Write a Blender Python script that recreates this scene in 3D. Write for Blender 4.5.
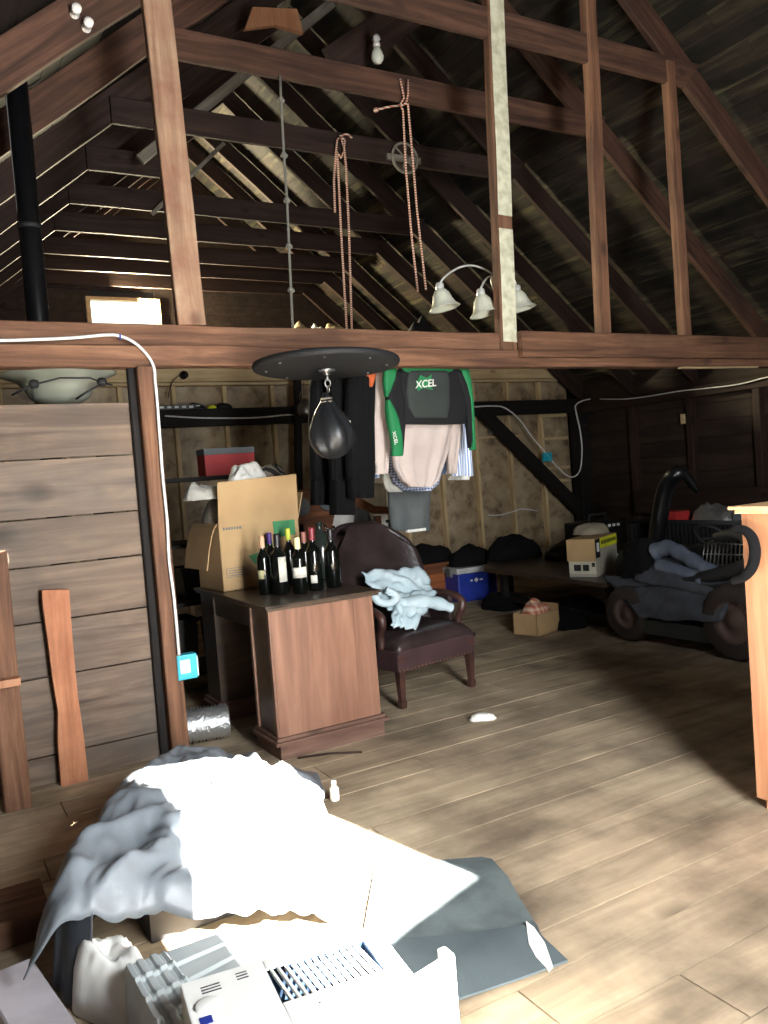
import bpy, bmesh, math, random
from mathutils import Vector, Matrix, Quaternion, noise
import mathutils
for o in list(bpy.data.objects): bpy.data.objects.remove(o)
SC = bpy.context.scene
COL = SC.collection
PI = math.pi
random.seed(7)

# ------------------------------------------------------------------ camera, world, light, exposure
EYE = 1.6
FPX, PITCH, ROLL, YAW = 825.05, 0.0455324, -0.0756776, 1.0467877
_rt = Vector((math.sin(YAW), -math.cos(YAW), 0)); _fw = Vector((math.cos(YAW), math.sin(YAW), 0)); _up = Vector((0, 0, 1))
CF = _fw * math.cos(PITCH) - _up * math.sin(PITCH); _u0 = _fw * math.sin(PITCH) + _up * math.cos(PITCH)
CR = _rt * math.cos(ROLL) + _u0 * math.sin(ROLL); CU = _rt * -math.sin(ROLL) + _u0 * math.cos(ROLL)
cam_d = bpy.data.cameras.new('camera'); cam = bpy.data.objects.new('camera', cam_d); COL.objects.link(cam)
M = Matrix.Identity(4)
for i in range(3): M[i][0] = CR[i]; M[i][1] = CU[i]; M[i][2] = -CF[i]
M[2][3] = EYE
cam.matrix_world = M
cam_d.sensor_fit = 'VERTICAL'; cam_d.sensor_height = 36.0; cam_d.lens = FPX / 1024 * 36.0
cam_d.clip_start = 0.05; cam_d.clip_end = 200
SC.camera = cam
def A(px, py, ax, c):
    """world point where the sight line of a photo pixel meets the real plane axis=c"""
    d = CR * (px - 384) - CU * (py - 512) + CF * FPX
    o = Vector((0, 0, EYE)); t = (c - o[ax]) / d[ax]
    return o + d * t

SC.view_settings.view_transform = 'Standard'; SC.view_settings.look = 'None'
SC.view_settings.gamma = 1; SC.view_settings.use_curve_mapping = False
SC.view_settings.exposure = 1.0

W = bpy.data.worlds.new('sky'); SC.world = W; W.use_nodes = True
wn = W.node_tree; bg = wn.nodes['Background']
sky = wn.nodes.new('ShaderNodeTexSky'); sky.sky_type = 'HOSEK_WILKIE'; sky.sun_direction = (0.2, -0.8, 0.55); sky.turbidity = 3
mixw = wn.nodes.new('ShaderNodeMix'); mixw.data_type = 'RGBA'; mixw.inputs[0].default_value = 0.75
wn.links.new(sky.outputs[0], mixw.inputs[6]); mixw.inputs[7].default_value = (0.95, 1.0, 0.9, 1)
wn.links.new(mixw.outputs[2], bg.inputs[0]); bg.inputs[1].default_value = 3.0

SUN_E = 220.0
sd = bpy.data.lights.new('sun', 'SUN'); sd.energy = SUN_E; sd.angle = math.radians(0.6); sd.color = (1.0, 0.95, 0.86)
so = bpy.data.objects.new('sun', sd); COL.objects.link(so)
SUNDIR = Vector((-0.2, 1.0, -0.589)).normalized()
so.rotation_euler = SUNDIR.to_track_quat('-Z', 'Y').to_euler(); so.location = (2.5, -3, 5)
def area(name, loc, direction, sx, sy, power, color):
    a = bpy.data.lights.new(name, 'AREA'); a.shape = 'RECTANGLE'; a.size = sx; a.size_y = sy; a.energy = power; a.color = color
    o = bpy.data.objects.new(name, a); COL.objects.link(o); o.location = loc
    o.rotation_euler = Vector(direction).to_track_quat('-Z', 'Y').to_euler(); return o
# daylight fill lamps added at the made-up openings of the unseen front gable
area('daylight_fill_upper', (2.1, -0.93, 2.6), (0.15, 1, -0.15), 0.8, 1.0, 70, (0.93, 0.97, 1.0))
area('daylight_fill_lower', (1.5, -0.93, 1.4), (0.25, 1, -0.05), 0.6, 2.6, 200, (0.95, 0.98, 1.0))
# daylight through the small gable window
area('daylight_gable_window', (3.2, 13.0, 4.4), (0.5, -1, 0.15), 0.95, 0.36, 480, (1.0, 0.88, 0.58))

# ------------------------------------------------------------------ helpers
def srgb(r, g, b):
    f = lambda v: (v / 255 / 12.92) if v / 255 <= 0.04045 else ((v / 255 + 0.055) / 1.055) ** 2.4
    return (f(r), f(g), f(b), 1)
def newmat(name):
    m = bpy.data.materials.new(name); m.use_nodes = True
    nt = m.node_tree; b = nt.nodes['Principled BSDF']; return m, nt, b
def nd(nt, t, **k):
    n = nt.nodes.new(t)
    for a, v in k.items(): setattr(n, a, v)
    return n
def coords(nt, scale, rnd=True):
    tc = nd(nt, 'ShaderNodeTexCoord'); mp = nd(nt, 'ShaderNodeMapping'); mp.inputs['Scale'].default_value = scale
    nt.links.new(tc.outputs['Object'], mp.inputs['Vector'])
    if rnd:
        oi = nd(nt, 'ShaderNodeObjectInfo'); at = nd(nt, 'ShaderNodeAttribute'); at.attribute_name = 'tint'
        ad = nd(nt, 'ShaderNodeMath', operation='ADD'); ml = nd(nt, 'ShaderNodeMath', operation='MULTIPLY'); ml.inputs[1].default_value = 37.0
        nt.links.new(oi.outputs['Random'], ad.inputs[0]); nt.links.new(at.outputs['Fac'], ad.inputs[1]); nt.links.new(ad.outputs[0], ml.inputs[0])
        cb = nd(nt, 'ShaderNodeCombineXYZ')
        for i in range(3): nt.links.new(ml.outputs[0], cb.inputs[i])
        nt.links.new(cb.outputs[0], mp.inputs['Location'])
        return mp.outputs[0], ad.outputs[0]
    return mp.outputs[0], None
def ramp(nt, fac, stops):
    r = nd(nt, 'ShaderNodeValToRGB'); e = r.color_ramp.elements
    while len(e) < len(stops): e.new(0.5)
    for i, (p, c) in enumerate(stops): e[i].position = p; e[i].color = c
    nt.links.new(fac, r.inputs[0]); return r.outputs[0]
def mixc(nt, fac, a, b, mode='MIX'):
    m = nd(nt, 'ShaderNodeMix'); m.data_type = 'RGBA'; m.blend_type = mode
    if isinstance(fac, float): m.inputs[0].default_value = fac
    else: nt.links.new(fac, m.inputs[0])
    for i, v in ((6, a), (7, b)):
        if isinstance(v, tuple): m.inputs[i].default_value = v
        else: nt.links.new(v, m.inputs[i])
    return m.outputs[2]
def wood(name, dark, mid, light, grain=(0.8, 14, 14), rough=0.75, stain=None, stain_amt=0.5, stain_scale=1.2, var=0.35, bump=0.25):
    m, nt, b = newmat(name); v, rnd = coords(nt, grain)
    n1 = nd(nt, 'ShaderNodeTexNoise'); n1.inputs['Scale'].default_value = 1.6; n1.inputs['Detail'].default_value = 8; n1.inputs['Roughness'].default_value = 0.65; n1.inputs['Distortion'].default_value = 0.6
    nt.links.new(v, n1.inputs['Vector'])
    c = ramp(nt, n1.outputs[0], [(0.28, dark), (0.5, mid), (0.72, light)])
    # knots
    v2, _ = coords(nt, (grain[0] * 3.2, grain[1] * 0.35, grain[2] * 0.35))
    vo = nd(nt, 'ShaderNodeTexVoronoi'); vo.inputs['Scale'].default_value = 0.8; nt.links.new(v2, vo.inputs['Vector'])
    kn = ramp(nt, vo.outputs['Distance'], [(0.0, (1, 1, 1, 1)), (0.09, (0.5, 0.5, 0.5, 1)), (0.15, (0, 0, 0, 1))])
    c = mixc(nt, kn, c, tuple(x * 0.55 for x in dark[:3]) + (1,))
    # blotches
    tc = nd(nt, 'ShaderNodeTexCoord'); n2 = nd(nt, 'ShaderNodeTexNoise'); n2.inputs['Scale'].default_value = stain_scale; n2.inputs['Detail'].default_value = 5; n2.inputs['Roughness'].default_value = 0.6
    nt.links.new(tc.outputs['Object'], n2.inputs['Vector'])
    sm = ramp(nt, n2.outputs[0], [(0.42, (0, 0, 0, 1)), (0.68, (stain_amt,) * 3 + (1,))])
    c = mixc(nt, sm, c, stain if stain else tuple(x * 0.7 for x in dark[:3]) + (1,))
    # board to board variation
    fr = nd(nt, 'ShaderNodeMath', operation='FRACT'); ml = nd(nt, 'ShaderNodeMath', operation='MULTIPLY'); ml.inputs[1].default_value = 7.31
    nt.links.new(rnd, ml.inputs[0]); nt.links.new(ml.outputs[0], fr.inputs[0])
    hs = nd(nt, 'ShaderNodeHueSaturation'); mr = nd(nt, 'ShaderNodeMapRange'); mr.inputs[3].default_value = 1 - var; mr.inputs[4].default_value = 1 + var
    nt.links.new(fr.outputs[0], mr.inputs[0]); nt.links.new(mr.outputs[0], hs.inputs['Value']); nt.links.new(c, hs.inputs['Color'])
    nt.links.new(hs.outputs[0], b.inputs['Base Color'])
    b.inputs['Roughness'].default_value = rough; b.inputs['Specular IOR Level'].default_value = 0.3
    bp = nd(nt, 'ShaderNodeBump'); bp.inputs['Strength'].default_value = bump; bp.inputs['Distance'].default_value = 0.01
    nt.links.new(n1.outputs[0], bp.inputs['Height']); nt.links.new(bp.outputs[0], b.inputs['Normal'])
    return m
def plain(name, col, rough=0.6, metal=0.0, col2=None, scale=6, bump=0.0, bscale=30, spec=0.5, trans=0.0, sheen=0.0):
    m, nt, b = newmat(name)
    tc = nd(nt, 'ShaderNodeTexCoord'); n = nd(nt, 'ShaderNodeTexNoise'); n.inputs['Scale'].default_value = scale; n.inputs['Detail'].default_value = 5
    nt.links.new(tc.outputs['Object'], n.inputs['Vector'])
    c2 = col2 if col2 else tuple(x * 0.78 for x in col[:3]) + (1,)
    nt.links.new(ramp(nt, n.outputs[0], [(0.35, c2), (0.62, col)]), b.inputs['Base Color'])
    b.inputs['Roughness'].default_value = rough; b.inputs['Metallic'].default_value = metal; b.inputs['Specular IOR Level'].default_value = spec
    b.inputs['Transmission Weight'].default_value = trans
    if sheen: b.inputs['Sheen Weight'].default_value = sheen
    if bump:
        n3 = nd(nt, 'ShaderNodeTexNoise'); n3.inputs['Scale'].default_value = bscale; n3.inputs['Detail'].default_value = 4
        nt.links.new(tc.outputs['Object'], n3.inputs['Vector'])
        bp = nd(nt, 'ShaderNodeBump'); bp.inputs['Strength'].default_value = bump; bp.inputs['Distance'].default_value = 0.01
        nt.links.new(n3.outputs[0], bp.inputs['Height']); nt.links.new(bp.outputs[0], b.inputs['Normal'])
    return m
def stripes(name, c1, c2, scale, axis='X', c3=None, check=False):
    m, nt, b = newmat(name); tc = nd(nt, 'ShaderNodeTexCoord')
    w = nd(nt, 'ShaderNodeTexWave'); w.bands_direction = axis; w.inputs['Scale'].default_value = scale; w.inputs['Distortion'].default_value = 0.4
    nt.links.new(tc.outputs['Object'], w.inputs['Vector'])
    c = ramp(nt, w.outputs['Fac'], [(0.45, c1), (0.6, c2)])
    if check:
        w2 = nd(nt, 'ShaderNodeTexWave'); w2.bands_direction = 'Z'; w2.inputs['Scale'].default_value = scale
        nt.links.new(tc.outputs['Object'], w2.inputs['Vector'])
        c = mixc(nt, 0.5, c, ramp(nt, w2.outputs['Fac'], [(0.45, c1), (0.6, c2)]))
    nt.links.new(c, b.inputs['Base Color']); b.inputs['Roughness'].default_value = 0.85
    return m

class MB:
    def __init__(s): s.v = []; s.f = []; s.t = []; s.m = []; s.mi = 0; s.smooth = []
    def add(s, vs, fs, tint=None, smooth=False):
        o = len(s.v); s.v += [Vector(v) for v in vs]; t = random.random() if tint is None else tint
        for f in fs: s.f.append([o + i for i in f]); s.t.append(t); s.m.append(s.mi); s.smooth.append(smooth)
        return s
    def box(s, c, d, rot=None, ch=0.0, tint=None):
        c = Vector(c); hx, hy, hz = d[0] / 2, d[1] / 2, d[2] / 2
        if ch <= 0:
            vs = [(x, y, z) for x in (-hx, hx) for y in (-hy, hy) for z in (-hz, hz)]
            fs = [(0, 1, 3, 2), (4, 6, 7, 5), (0, 4, 5, 1), (2, 3, 7, 6), (0, 2, 6, 4), (1, 5, 7, 3)]
        else:
            b = bmesh.new(); bmesh.ops.create_cube(b, size=1); bmesh.ops.scale(b, vec=(d[0], d[1], d[2]), verts=b.verts)
            bmesh.ops.bevel(b, geom=b.edges[:], offset=ch, segments=2, affect='EDGES', profile=0.6)
            b.verts.index_update(); vs = [v.co.copy() for v in b.verts]; fs = [[v.index for v in f.verts] for f in b.faces]; b.free()
        if rot is not None: vs = [rot @ Vector(v) for v in vs]
        return s.add([Vector(v) + c for v in vs], fs, tint)
    def b2(s, lo, hi, ch=0.0, tint=None):
        lo = Vector(lo); hi = Vector(hi); return s.box((lo + hi) / 2, hi - lo, None, ch, tint)
    def tube(s, pts, r, n=8, closed=False, cap=True):
        pts = [Vector(p) for p in pts]; k = len(pts); rs = r if isinstance(r, (list, tuple)) else [r] * k
        tan = []
        for i in range(k):
            a = pts[i - 1] if (i > 0 or closed) else pts[0]; b = pts[(i + 1) % k] if (i < k - 1 or closed) else pts[-1]
            t = (b - a); tan.append(t.normalized() if t.length > 1e-9 else Vector((0, 0, 1)))
        up = Vector((0, 0, 1)) if abs(tan[0].z) < 0.9 else Vector((1, 0, 0)); x = tan[0].cross(up).normalized(); vs = []
        for i in range(k):
            x = (x - tan[i] * x.dot(tan[i])); x.normalize(); y = tan[i].cross(x)
            for j in range(n):
                a = 2 * PI * j / n; vs.append(pts[i] + (x * math.cos(a) + y * math.sin(a)) * rs[i])
        fs = []
        for i in range(k if closed else k - 1):
            for j in range(n):
                a = i * n + j; b_ = i * n + (j + 1) % n; c = ((i + 1) % k) * n + (j + 1) % n; d = ((i + 1) % k) * n + j; fs.append((a, b_, c, d))
        if cap and not closed: fs.append(tuple(range(n))[::-1]); fs.append(tuple((k - 1) * n + j for j in range(n)))
        return s.add(vs, fs, smooth=True)
    def lathe(s, prof, c=(0, 0, 0), n=24, rot=None, cap=True, fold=None):
        c = Vector(c); vs = []
        for i, (r, z) in enumerate(prof):
            for j in range(n):
                a = 2 * PI * j / n; q = r * (fold(a, z) if fold else 1)
                p = Vector((q * math.cos(a), q * math.sin(a), z)); vs.append(c + (rot @ p if rot is not None else p))
        fs = [(i * n + j, i * n + (j + 1) % n, (i + 1) * n + (j + 1) % n, (i + 1) * n + j) for i in range(len(prof) - 1) for j in range(n)]
        if cap: fs.append(tuple(range(n))[::-1]); fs.append(tuple((len(prof) - 1) * n + j for j in range(n)))
        return s.add(vs, fs, smooth=True)
    def rings(s, rings, cap=True, smooth=True):
        n = len(rings[0]); vs = [p for r in rings for p in r]
        fs = [(i * n + j, i * n + (j + 1) % n, (i + 1) * n + (j + 1) % n, (i + 1) * n + j) for i in range(len(rings) - 1) for j in range(n)]
        if cap: fs.append(tuple(range(n))[::-1]); fs.append(tuple((len(rings) - 1) * n + j for j in range(n)))
        return s.add(vs, fs, smooth=smooth)
    def prism(s, poly, ax, c0, c1, tint=None):
        """poly: 2-D outline in the two axes other than ax, extruded from c0 to c1"""
        def P(p, c):
            q = [p[0], p[1]]; q.insert(ax, c); return Vector(q)
        n = len(poly); vs = [P(p, c0) for p in poly] + [P(p, c1) for p in poly]
        fs = [tuple(range(n))[::-1], tuple(range(n, 2 * n))] + [(i, (i + 1) % n, n + (i + 1) % n, n + i) for i in range(n)]
        return s.add(vs, fs, tint)
    def grid(s, fn, nu, nv, thick=0.0, smooth=True):
        vs = [Vector(fn(i / nu, j / nv)) for i in range(nu + 1) for j in range(nv + 1)]; st = nv + 1
        fs = [(i * st + j, (i + 1) * st + j, (i + 1) * st + j + 1, i * st + j + 1) for i in range(nu) for j in range(nv)]
        if thick:
            N = len(vs); low = []
            for i in range(nu + 1):
                for j in range(nv + 1):
                    a = vs[min(i + 1, nu) * st + j] - vs[max(i - 1, 0) * st + j]; b = vs[i * st + min(j + 1, nv)] - vs[i * st + max(j - 1, 0)]
                    nn = a.cross(b); nn = nn.normalized() if nn.length > 1e-9 else Vector((0, 0, 1)); low.append(vs[i * st + j] - nn * thick)
            fs2 = [tuple(N + k for k in f)[::-1] for f in fs]
            edge = [i * st for i in range(nu + 1)] + [nu * st + j for j in range(1, nv + 1)] + [i * st + nv for i in range(nu - 1, -1, -1)] + [j for j in range(nv - 1, 0, -1)]
            e = [(edge[i], N + edge[i], N + edge[(i + 1) % len(edge)], edge[(i + 1) % len(edge)]) for i in range(len(edge))]
            return s.add(vs + low, fs + fs2 + e, smooth=smooth)
        return s.add(vs, fs, smooth=smooth)
    def shift(s, d): s.v = [v + Vector(d) for v in s.v]; return s
    def xf(s, m): s.v = [m @ v for v in s.v]; return s
    def build(s, name, mat, parent=None, world=True, recenter=True, matrix=None):
        """world: verts are world coords; children are shifted into the parent's frame"""
        me = bpy.data.meshes.new(name); loc = Vector((0, 0, 0))
        if matrix is None and parent is None and recenter and s.v:
            xs = [v.x for v in s.v]; ys = [v.y for v in s.v]; zs = [v.z for v in s.v]
            loc = Vector(((min(xs) + max(xs)) / 2, (min(ys) + max(ys)) / 2, min(zs)))
        vv = [v - loc for v in s.v]
        if parent is not None and world:
            inv = wm(parent).inverted(); vv = [inv @ v for v in s.v]
        me.from_pydata([tuple(v) for v in vv], [], s.f)
        for m in (mat if isinstance(mat, (list, tuple)) else [mat]): me.materials.append(m)
        me.polygons.foreach_set('material_index', s.m); me.polygons.foreach_set('use_smooth', s.smooth)
        at = me.attributes.new('tint', 'FLOAT', 'FACE'); at.data.foreach_set('value', s.t)
        bm = bmesh.new(); bm.from_mesh(me); bmesh.ops.recalc_face_normals(bm, faces=bm.faces); bm.to_mesh(me); bm.free()
        me.update()
        o = bpy.data.objects.new(name, me); COL.objects.link(o)
        if parent is not None: o.parent = parent
        if matrix is not None: o.matrix_basis = matrix
        else: o.location = loc
        return o
def wm(o):
    m = o.matrix_basis.copy()
    while o.parent: o = o.parent; m = o.matrix_basis @ m
    return m
def tag(o, label=None, cat=None, group=None, kind=None):
    if label: o['label'] = label
    if cat: o['category'] = cat
    if group: o['group'] = group
    if kind: o['kind'] = kind
    return o
def thing(name, label, cat, loc=(0, 0, 0), rz=0.0, group=None):
    o = bpy.data.objects.new(name, None); COL.objects.link(o); o.empty_display_size = 0.1
    o.location = loc; o.rotation_euler = (0, 0, rz); o.matrix_basis = Matrix.Translation(loc) @ Matrix.Rotation(rz, 4, 'Z')
    return tag(o, label, cat, group)
def struct(o): o['kind'] = 'structure'; return o
def copy_tree(o, parent=None):
    c = o.copy(); COL.objects.link(c); c.parent = parent
    for ch in list(o.children): copy_tree(ch, c)
    return c
def timber(name, p0, p1, w, h, mat, parent=None, side=None, segs=10, rough=0.003, endcut=(0, 0), ch=0.006):
    """a sawn board: grain along its own X; w across (Y), h up (Z); side = direction of the w axis"""
    p0 = Vector(p0); p1 = Vector(p1); L = (p1 - p0).length; X = (p1 - p0).normalized()
    Y = Vector(side) if side else Vector((0, 0, 1)).cross(X); Y = (Y - X * Y.dot(X)).normalized(); Z = X.cross(Y)
    mb = MB(); seed = random.random() * 100; rr = []
    for i in range(segs + 1):
        x = L * i / segs; a = noise.noise((seed + x * 1.3, 0, 0)) * rough; b = noise.noise((seed + x * 1.3, 9, 0)) * rough
        hw = w / 2; hh = h / 2; pts = [(-hw + ch, -hh), (hw - ch, -hh), (hw, -hh + ch), (hw, hh - ch), (hw - ch, hh), (-hw + ch, hh), (-hw, hh - ch), (-hw, -hh + ch)]
        ring = []
        for (y, z) in pts:
            xx = x + (endcut[0] * z if i == 0 else 0) + (endcut[1] * z if i == segs else 0)
            ring.append(Vector((xx, y + a, z + b)))
        rr.append(ring)
    mb.rings(rr, smooth=False)
    m = Matrix.Identity(4)
    for i in range(3): m[i][0] = X[i]; m[i][1] = Y[i]; m[i][2] = Z[i]; m[i][3] = p0[i]
    if parent is not None: m = wm(parent).inverted() @ m
    return mb.build(name, mat, parent, world=False, matrix=m)
def text_mesh(body, size, mat, name, parent, matrix, extrude=0.002, shear=0.0):
    cu = bpy.data.curves.new(name, 'FONT'); cu.body = body; cu.size = size; cu.extrude = extrude; cu.align_x = 'CENTER'; cu.align_y = 'CENTER'; cu.shear = shear; cu.offset = size * 0.012
    to = bpy.data.objects.new(name + '_curve', cu); COL.objects.link(to); bpy.context.view_layer.update()
    me = bpy.data.meshes.new_from_object(to.evaluated_get(bpy.context.evaluated_depsgraph_get())); bpy.data.objects.remove(to)
    me.materials.clear(); me.materials.append(mat)
    o = bpy.data.objects.new(name, me); COL.objects.link(o); o.parent = parent; o.matrix_basis = wm(parent).inverted() @ matrix if parent else matrix
    return o

# ------------------------------------------------------------------ materials
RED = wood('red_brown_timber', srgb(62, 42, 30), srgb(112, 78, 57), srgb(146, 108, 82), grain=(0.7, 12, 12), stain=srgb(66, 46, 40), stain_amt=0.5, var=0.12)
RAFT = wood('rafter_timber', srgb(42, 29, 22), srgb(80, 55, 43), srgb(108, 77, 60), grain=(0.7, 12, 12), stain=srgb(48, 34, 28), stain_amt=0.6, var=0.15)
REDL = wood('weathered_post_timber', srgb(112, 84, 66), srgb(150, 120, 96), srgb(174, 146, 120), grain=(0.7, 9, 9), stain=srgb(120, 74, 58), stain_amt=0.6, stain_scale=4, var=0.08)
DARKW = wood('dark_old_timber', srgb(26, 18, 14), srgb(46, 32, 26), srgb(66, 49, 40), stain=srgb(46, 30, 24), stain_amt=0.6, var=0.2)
GREYW = wood('grey_weathered_timber', srgb(96, 88, 78), srgb(132, 124, 110), srgb(160, 152, 136), var=0.1)
BARN = wood('barn_board', srgb(72, 58, 49), srgb(118, 100, 86), srgb(152, 130, 110), grain=(0.5, 7, 7), stain=srgb(86, 84, 80), stain_amt=0.6, stain_scale=1.6, var=0.14)
SHEATH_R = wood('roof_board_lit_greenish', srgb(14, 12, 9), srgb(28, 25, 18), srgb(86, 80, 56), grain=(6, 0.5, 6), stain=srgb(52, 40, 32), stain_amt=0.85, stain_scale=2.2, var=0.45)  # lighter greenish tones put window-lit patches into the board colour
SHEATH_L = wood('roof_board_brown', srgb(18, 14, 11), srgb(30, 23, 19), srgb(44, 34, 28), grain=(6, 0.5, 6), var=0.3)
DSIDE = wood('dark_wall_board', srgb(30, 22, 17), srgb(48, 36, 28), srgb(64, 50, 40), grain=(5, 0.6, 5), var=0.25)
FLOORM = wood('floor_plank', srgb(138, 122, 100), srgb(174, 155, 129), srgb(198, 178, 148), grain=(0.55, 5, 5), rough=0.85, stain=srgb(92, 80, 66), stain_amt=0.8, stain_scale=1.7, var=0.06, bump=0.15)
PALEW = wood('pale_new_lumber', srgb(180, 154, 114), srgb(206, 180, 136), srgb(222, 200, 158), var=0.12)
PALEV = wood('pale_new_stud', srgb(140, 116, 80), srgb(170, 144, 102), srgb(192, 166, 122), grain=(12, 12, 0.8), var=0.12)
BLKW = wood('charred_black_timber', srgb(14, 12, 11), srgb(26, 22, 20), srgb(40, 34, 30), var=0.1)
DESKM = wood('walnut_veneer', srgb(98, 70, 56), srgb(120, 88, 72), srgb(136, 102, 84), grain=(9, 9, 0.7), rough=0.4, stain=srgb(104, 68, 50), stain_amt=0.4, var=0.06, bump=0.04)
DESKD = wood('dark_walnut', srgb(44, 34, 28), srgb(66, 54, 44), srgb(86, 72, 58), grain=(0.9, 9, 9), rough=0.35, var=0.06, bump=0.05)
ORANGEW = wood('orange_pine', srgb(150, 100, 70), srgb(174, 122, 88), srgb(192, 142, 106), grain=(8, 8, 0.6), rough=0.5, stain=srgb(160, 96, 62), stain_amt=0.3, var=0.05, bump=0.05)
BLACK = plain('matte_black', srgb(20, 20, 22), 0.7)
BLACKG = plain('glossy_black', srgb(14, 15, 17), 0.3)
BLKCLOTH = plain('black_cloth', srgb(13, 13, 15), 0.95, bump=0.3, bscale=12, spec=.2)
LEATHER = plain('brown_leather', srgb(52, 40, 40), 0.38, col2=srgb(38, 28, 28), bump=0.25, bscale=40)
BLKLEATH = plain('black_leather', srgb(26, 27, 29), 0.4, bump=0.3, bscale=22)
STEEL = plain('steel', srgb(150, 150, 148), 0.35, 0.9)
CHROME = plain('satin_nickel', srgb(214, 214, 208), 0.35, 0.3)
WHITEP = plain('white_plastic', srgb(236, 236, 232), 0.45, col2=srgb(226, 226, 222))
WHITEC = plain('white_cable_jacket', srgb(238, 238, 234), 0.5)
PORC = plain('white_porcelain', srgb(235, 230, 222), 0.3)
FROST = plain('frosted_glass', srgb(222, 222, 204), 0.35, col2=srgb(206, 208, 186), scale=3, trans=0.15)
CARD = plain('cardboard', srgb(176, 146, 104), 0.85, col2=srgb(160, 130, 92), scale=3)
TARPM = plain('grey_tarp', srgb(120, 126, 132), 0.45, col2=srgb(96, 102, 108), scale=4, bump=0.25, bscale=18)
SLATE = plain('slate_grey_mat', srgb(96, 106, 106), 0.7, col2=srgb(66, 74, 76), scale=5, bump=0.3, bscale=60)
GREYC = plain('charcoal_cloth', srgb(66, 70, 78), 0.9, col2=srgb(50, 53, 60), bump=0.3, bscale=20)
NEOB = plain('black_neoprene', srgb(22, 22, 24), 0.85, spec=.3); NEOG = plain('green_neoprene', srgb(20, 118, 66), 0.75); NEOD = plain('dark_grey_neoprene', srgb(44, 49, 46), 0.85)
PINK = plain('pink_shirt_cloth', srgb(192, 178, 171), 0.9, col2=srgb(180, 164, 157), scale=4)
BLUES = stripes('blue_striped_cloth', srgb(226, 230, 236), srgb(122, 146, 190), 16)
CHECK = stripes('blue_checked_cloth', srgb(66, 80, 122), srgb(186, 192, 208), 14, check=True)
DENIM = plain('pale_denim', srgb(190, 206, 212), 0.9, col2=srgb(164, 184, 192), scale=5, bump=0.4, bscale=30)
JEANS = plain('grey_jeans', srgb(92, 100, 116), 0.9, col2=srgb(74, 82, 98), bump=0.3, bscale=30)
PANTS = plain('grey_trouser_cloth', srgb(88, 92, 92), 0.9, col2=srgb(76, 80, 80), bump=0.2, bscale=30)
GLASSG = plain('dark_green_bottle_glass', srgb(10, 13, 11), 0.12, spec=0.7)
LABELW = plain('paper_label', srgb(226, 222, 208), 0.7)
BLUEP = plain('blue_plastic', srgb(30, 52, 150), 0.45)
CYAN = plain('bright_blue_plastic', srgb(40, 180, 205), 0.4)
YEL = plain('yellow_print', srgb(222, 224, 40), 0.6)
REDP = plain('red_card', srgb(176, 44, 44), 0.6); GREYP = plain('grey_card', srgb(100, 104, 106), 0.7)
FOIL = plain('crinkled_foil', srgb(200, 202, 204), 0.3, 0.85, bump=1.0, bscale=45)
RUBBER = plain('tyre_rubber', srgb(44, 34, 30), 0.85, bump=0.3, bscale=60)
WHITECL = plain('white_rag', srgb(226, 224, 216), 0.9, bump=0.3, bscale=20)
GREYK = plain('grey_knit', srgb(110, 104, 92), 0.95, col2=srgb(84, 78, 68), bump=0.5, bscale=60)
FILM = plain('cloudy_plastic_film', srgb(120, 112, 98), 0.25, col2=srgb(80, 74, 64), scale=7)
GREENP = plain('green_print', srgb(62, 130, 84), 0.8)
PAINT = plain('chipped_cream_paint', srgb(204, 202, 178), 0.7, col2=srgb(170, 166, 140), scale=14, bump=0.3, bscale=40)
ROPEO = stripes('orange_white_rope', srgb(176, 92, 66), srgb(214, 200, 178), 14, 'Z')
ROPEG = plain('old_grey_rope', srgb(134, 130, 118), 0.95, bump=0.5, bscale=150)
def insulation():
    m, nt, b = newmat('mottled_insulation'); tc = nd(nt, 'ShaderNodeTexCoord')
    n = nd(nt, 'ShaderNodeTexNoise'); n.inputs['Scale'].default_value = 4.5; n.inputs['Detail'].default_value = 7; n.inputs['Roughness'].default_value = 0.62; n.inputs['Distortion'].default_value = 0.15
    nt.links.new(tc.outputs['Object'], n.inputs['Vector'])
    nt.links.new(ramp(nt, n.outputs[0], [(0.34, srgb(104, 86, 66)), (0.48, srgb(154, 134, 106)), (0.62, srgb(172, 154, 124)), (0.78, srgb(194, 176, 146))]), b.inputs['Base Color'])
    b.inputs['Roughness'].default_value = 0.55
    bp = nd(nt, 'ShaderNodeBump'); bp.inputs['Strength'].default_value = 0.6; bp.inputs['Distance'].default_value = 0.02
    nt.links.new(n.outputs[0], bp.inputs['Height']); nt.links.new(bp.outputs[0], b.inputs['Normal']); return m
INSUL = insulation()

# ------------------------------------------------------------------ the setting
XL, XR, YF, YG, YW = -1.0, 9.1, -1.0, 13.2, 9.65       # side walls, front gable, far gable, insulated wall
XC = 4.05; SL = 0.815; ZB = 3.79 - 0.81 * (0.64 - XL)    # ridge line, roof pitch, rafter underside at the side walls
ZB = 2.47
def zlow(x): return ZB + SL * (x - XL) if x < XC else ZB + SL * (XR - x)
ZAP = zlow(XC)
# floor: planks along X
mb = MB(); y = YF; kk = 0
while y < YG:
    w = random.choice((0.2, 0.235, 0.25, 0.27, 0.3)); x = XL - random.random() * 2
    while x < XR:
        L = random.uniform(1.6, 4.2); x1 = min(x + L, XR)
        if x1 > XL + 0.02: mb.b2((max(x, XL) + 0.002, y + 0.0035, -0.04), (x1 - 0.003, y + w - 0.0035, -random.random() * 0.0012))
        x = x1 + 0.001
    y += w
struct(mb.build('floor', FLOORM))
mb = MB(); mb.b2((XL - .1, YF - .1, -0.12), (XR + .1, YG + .1, -0.045)); struct(mb.build('trim_1', BLACK))
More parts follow.
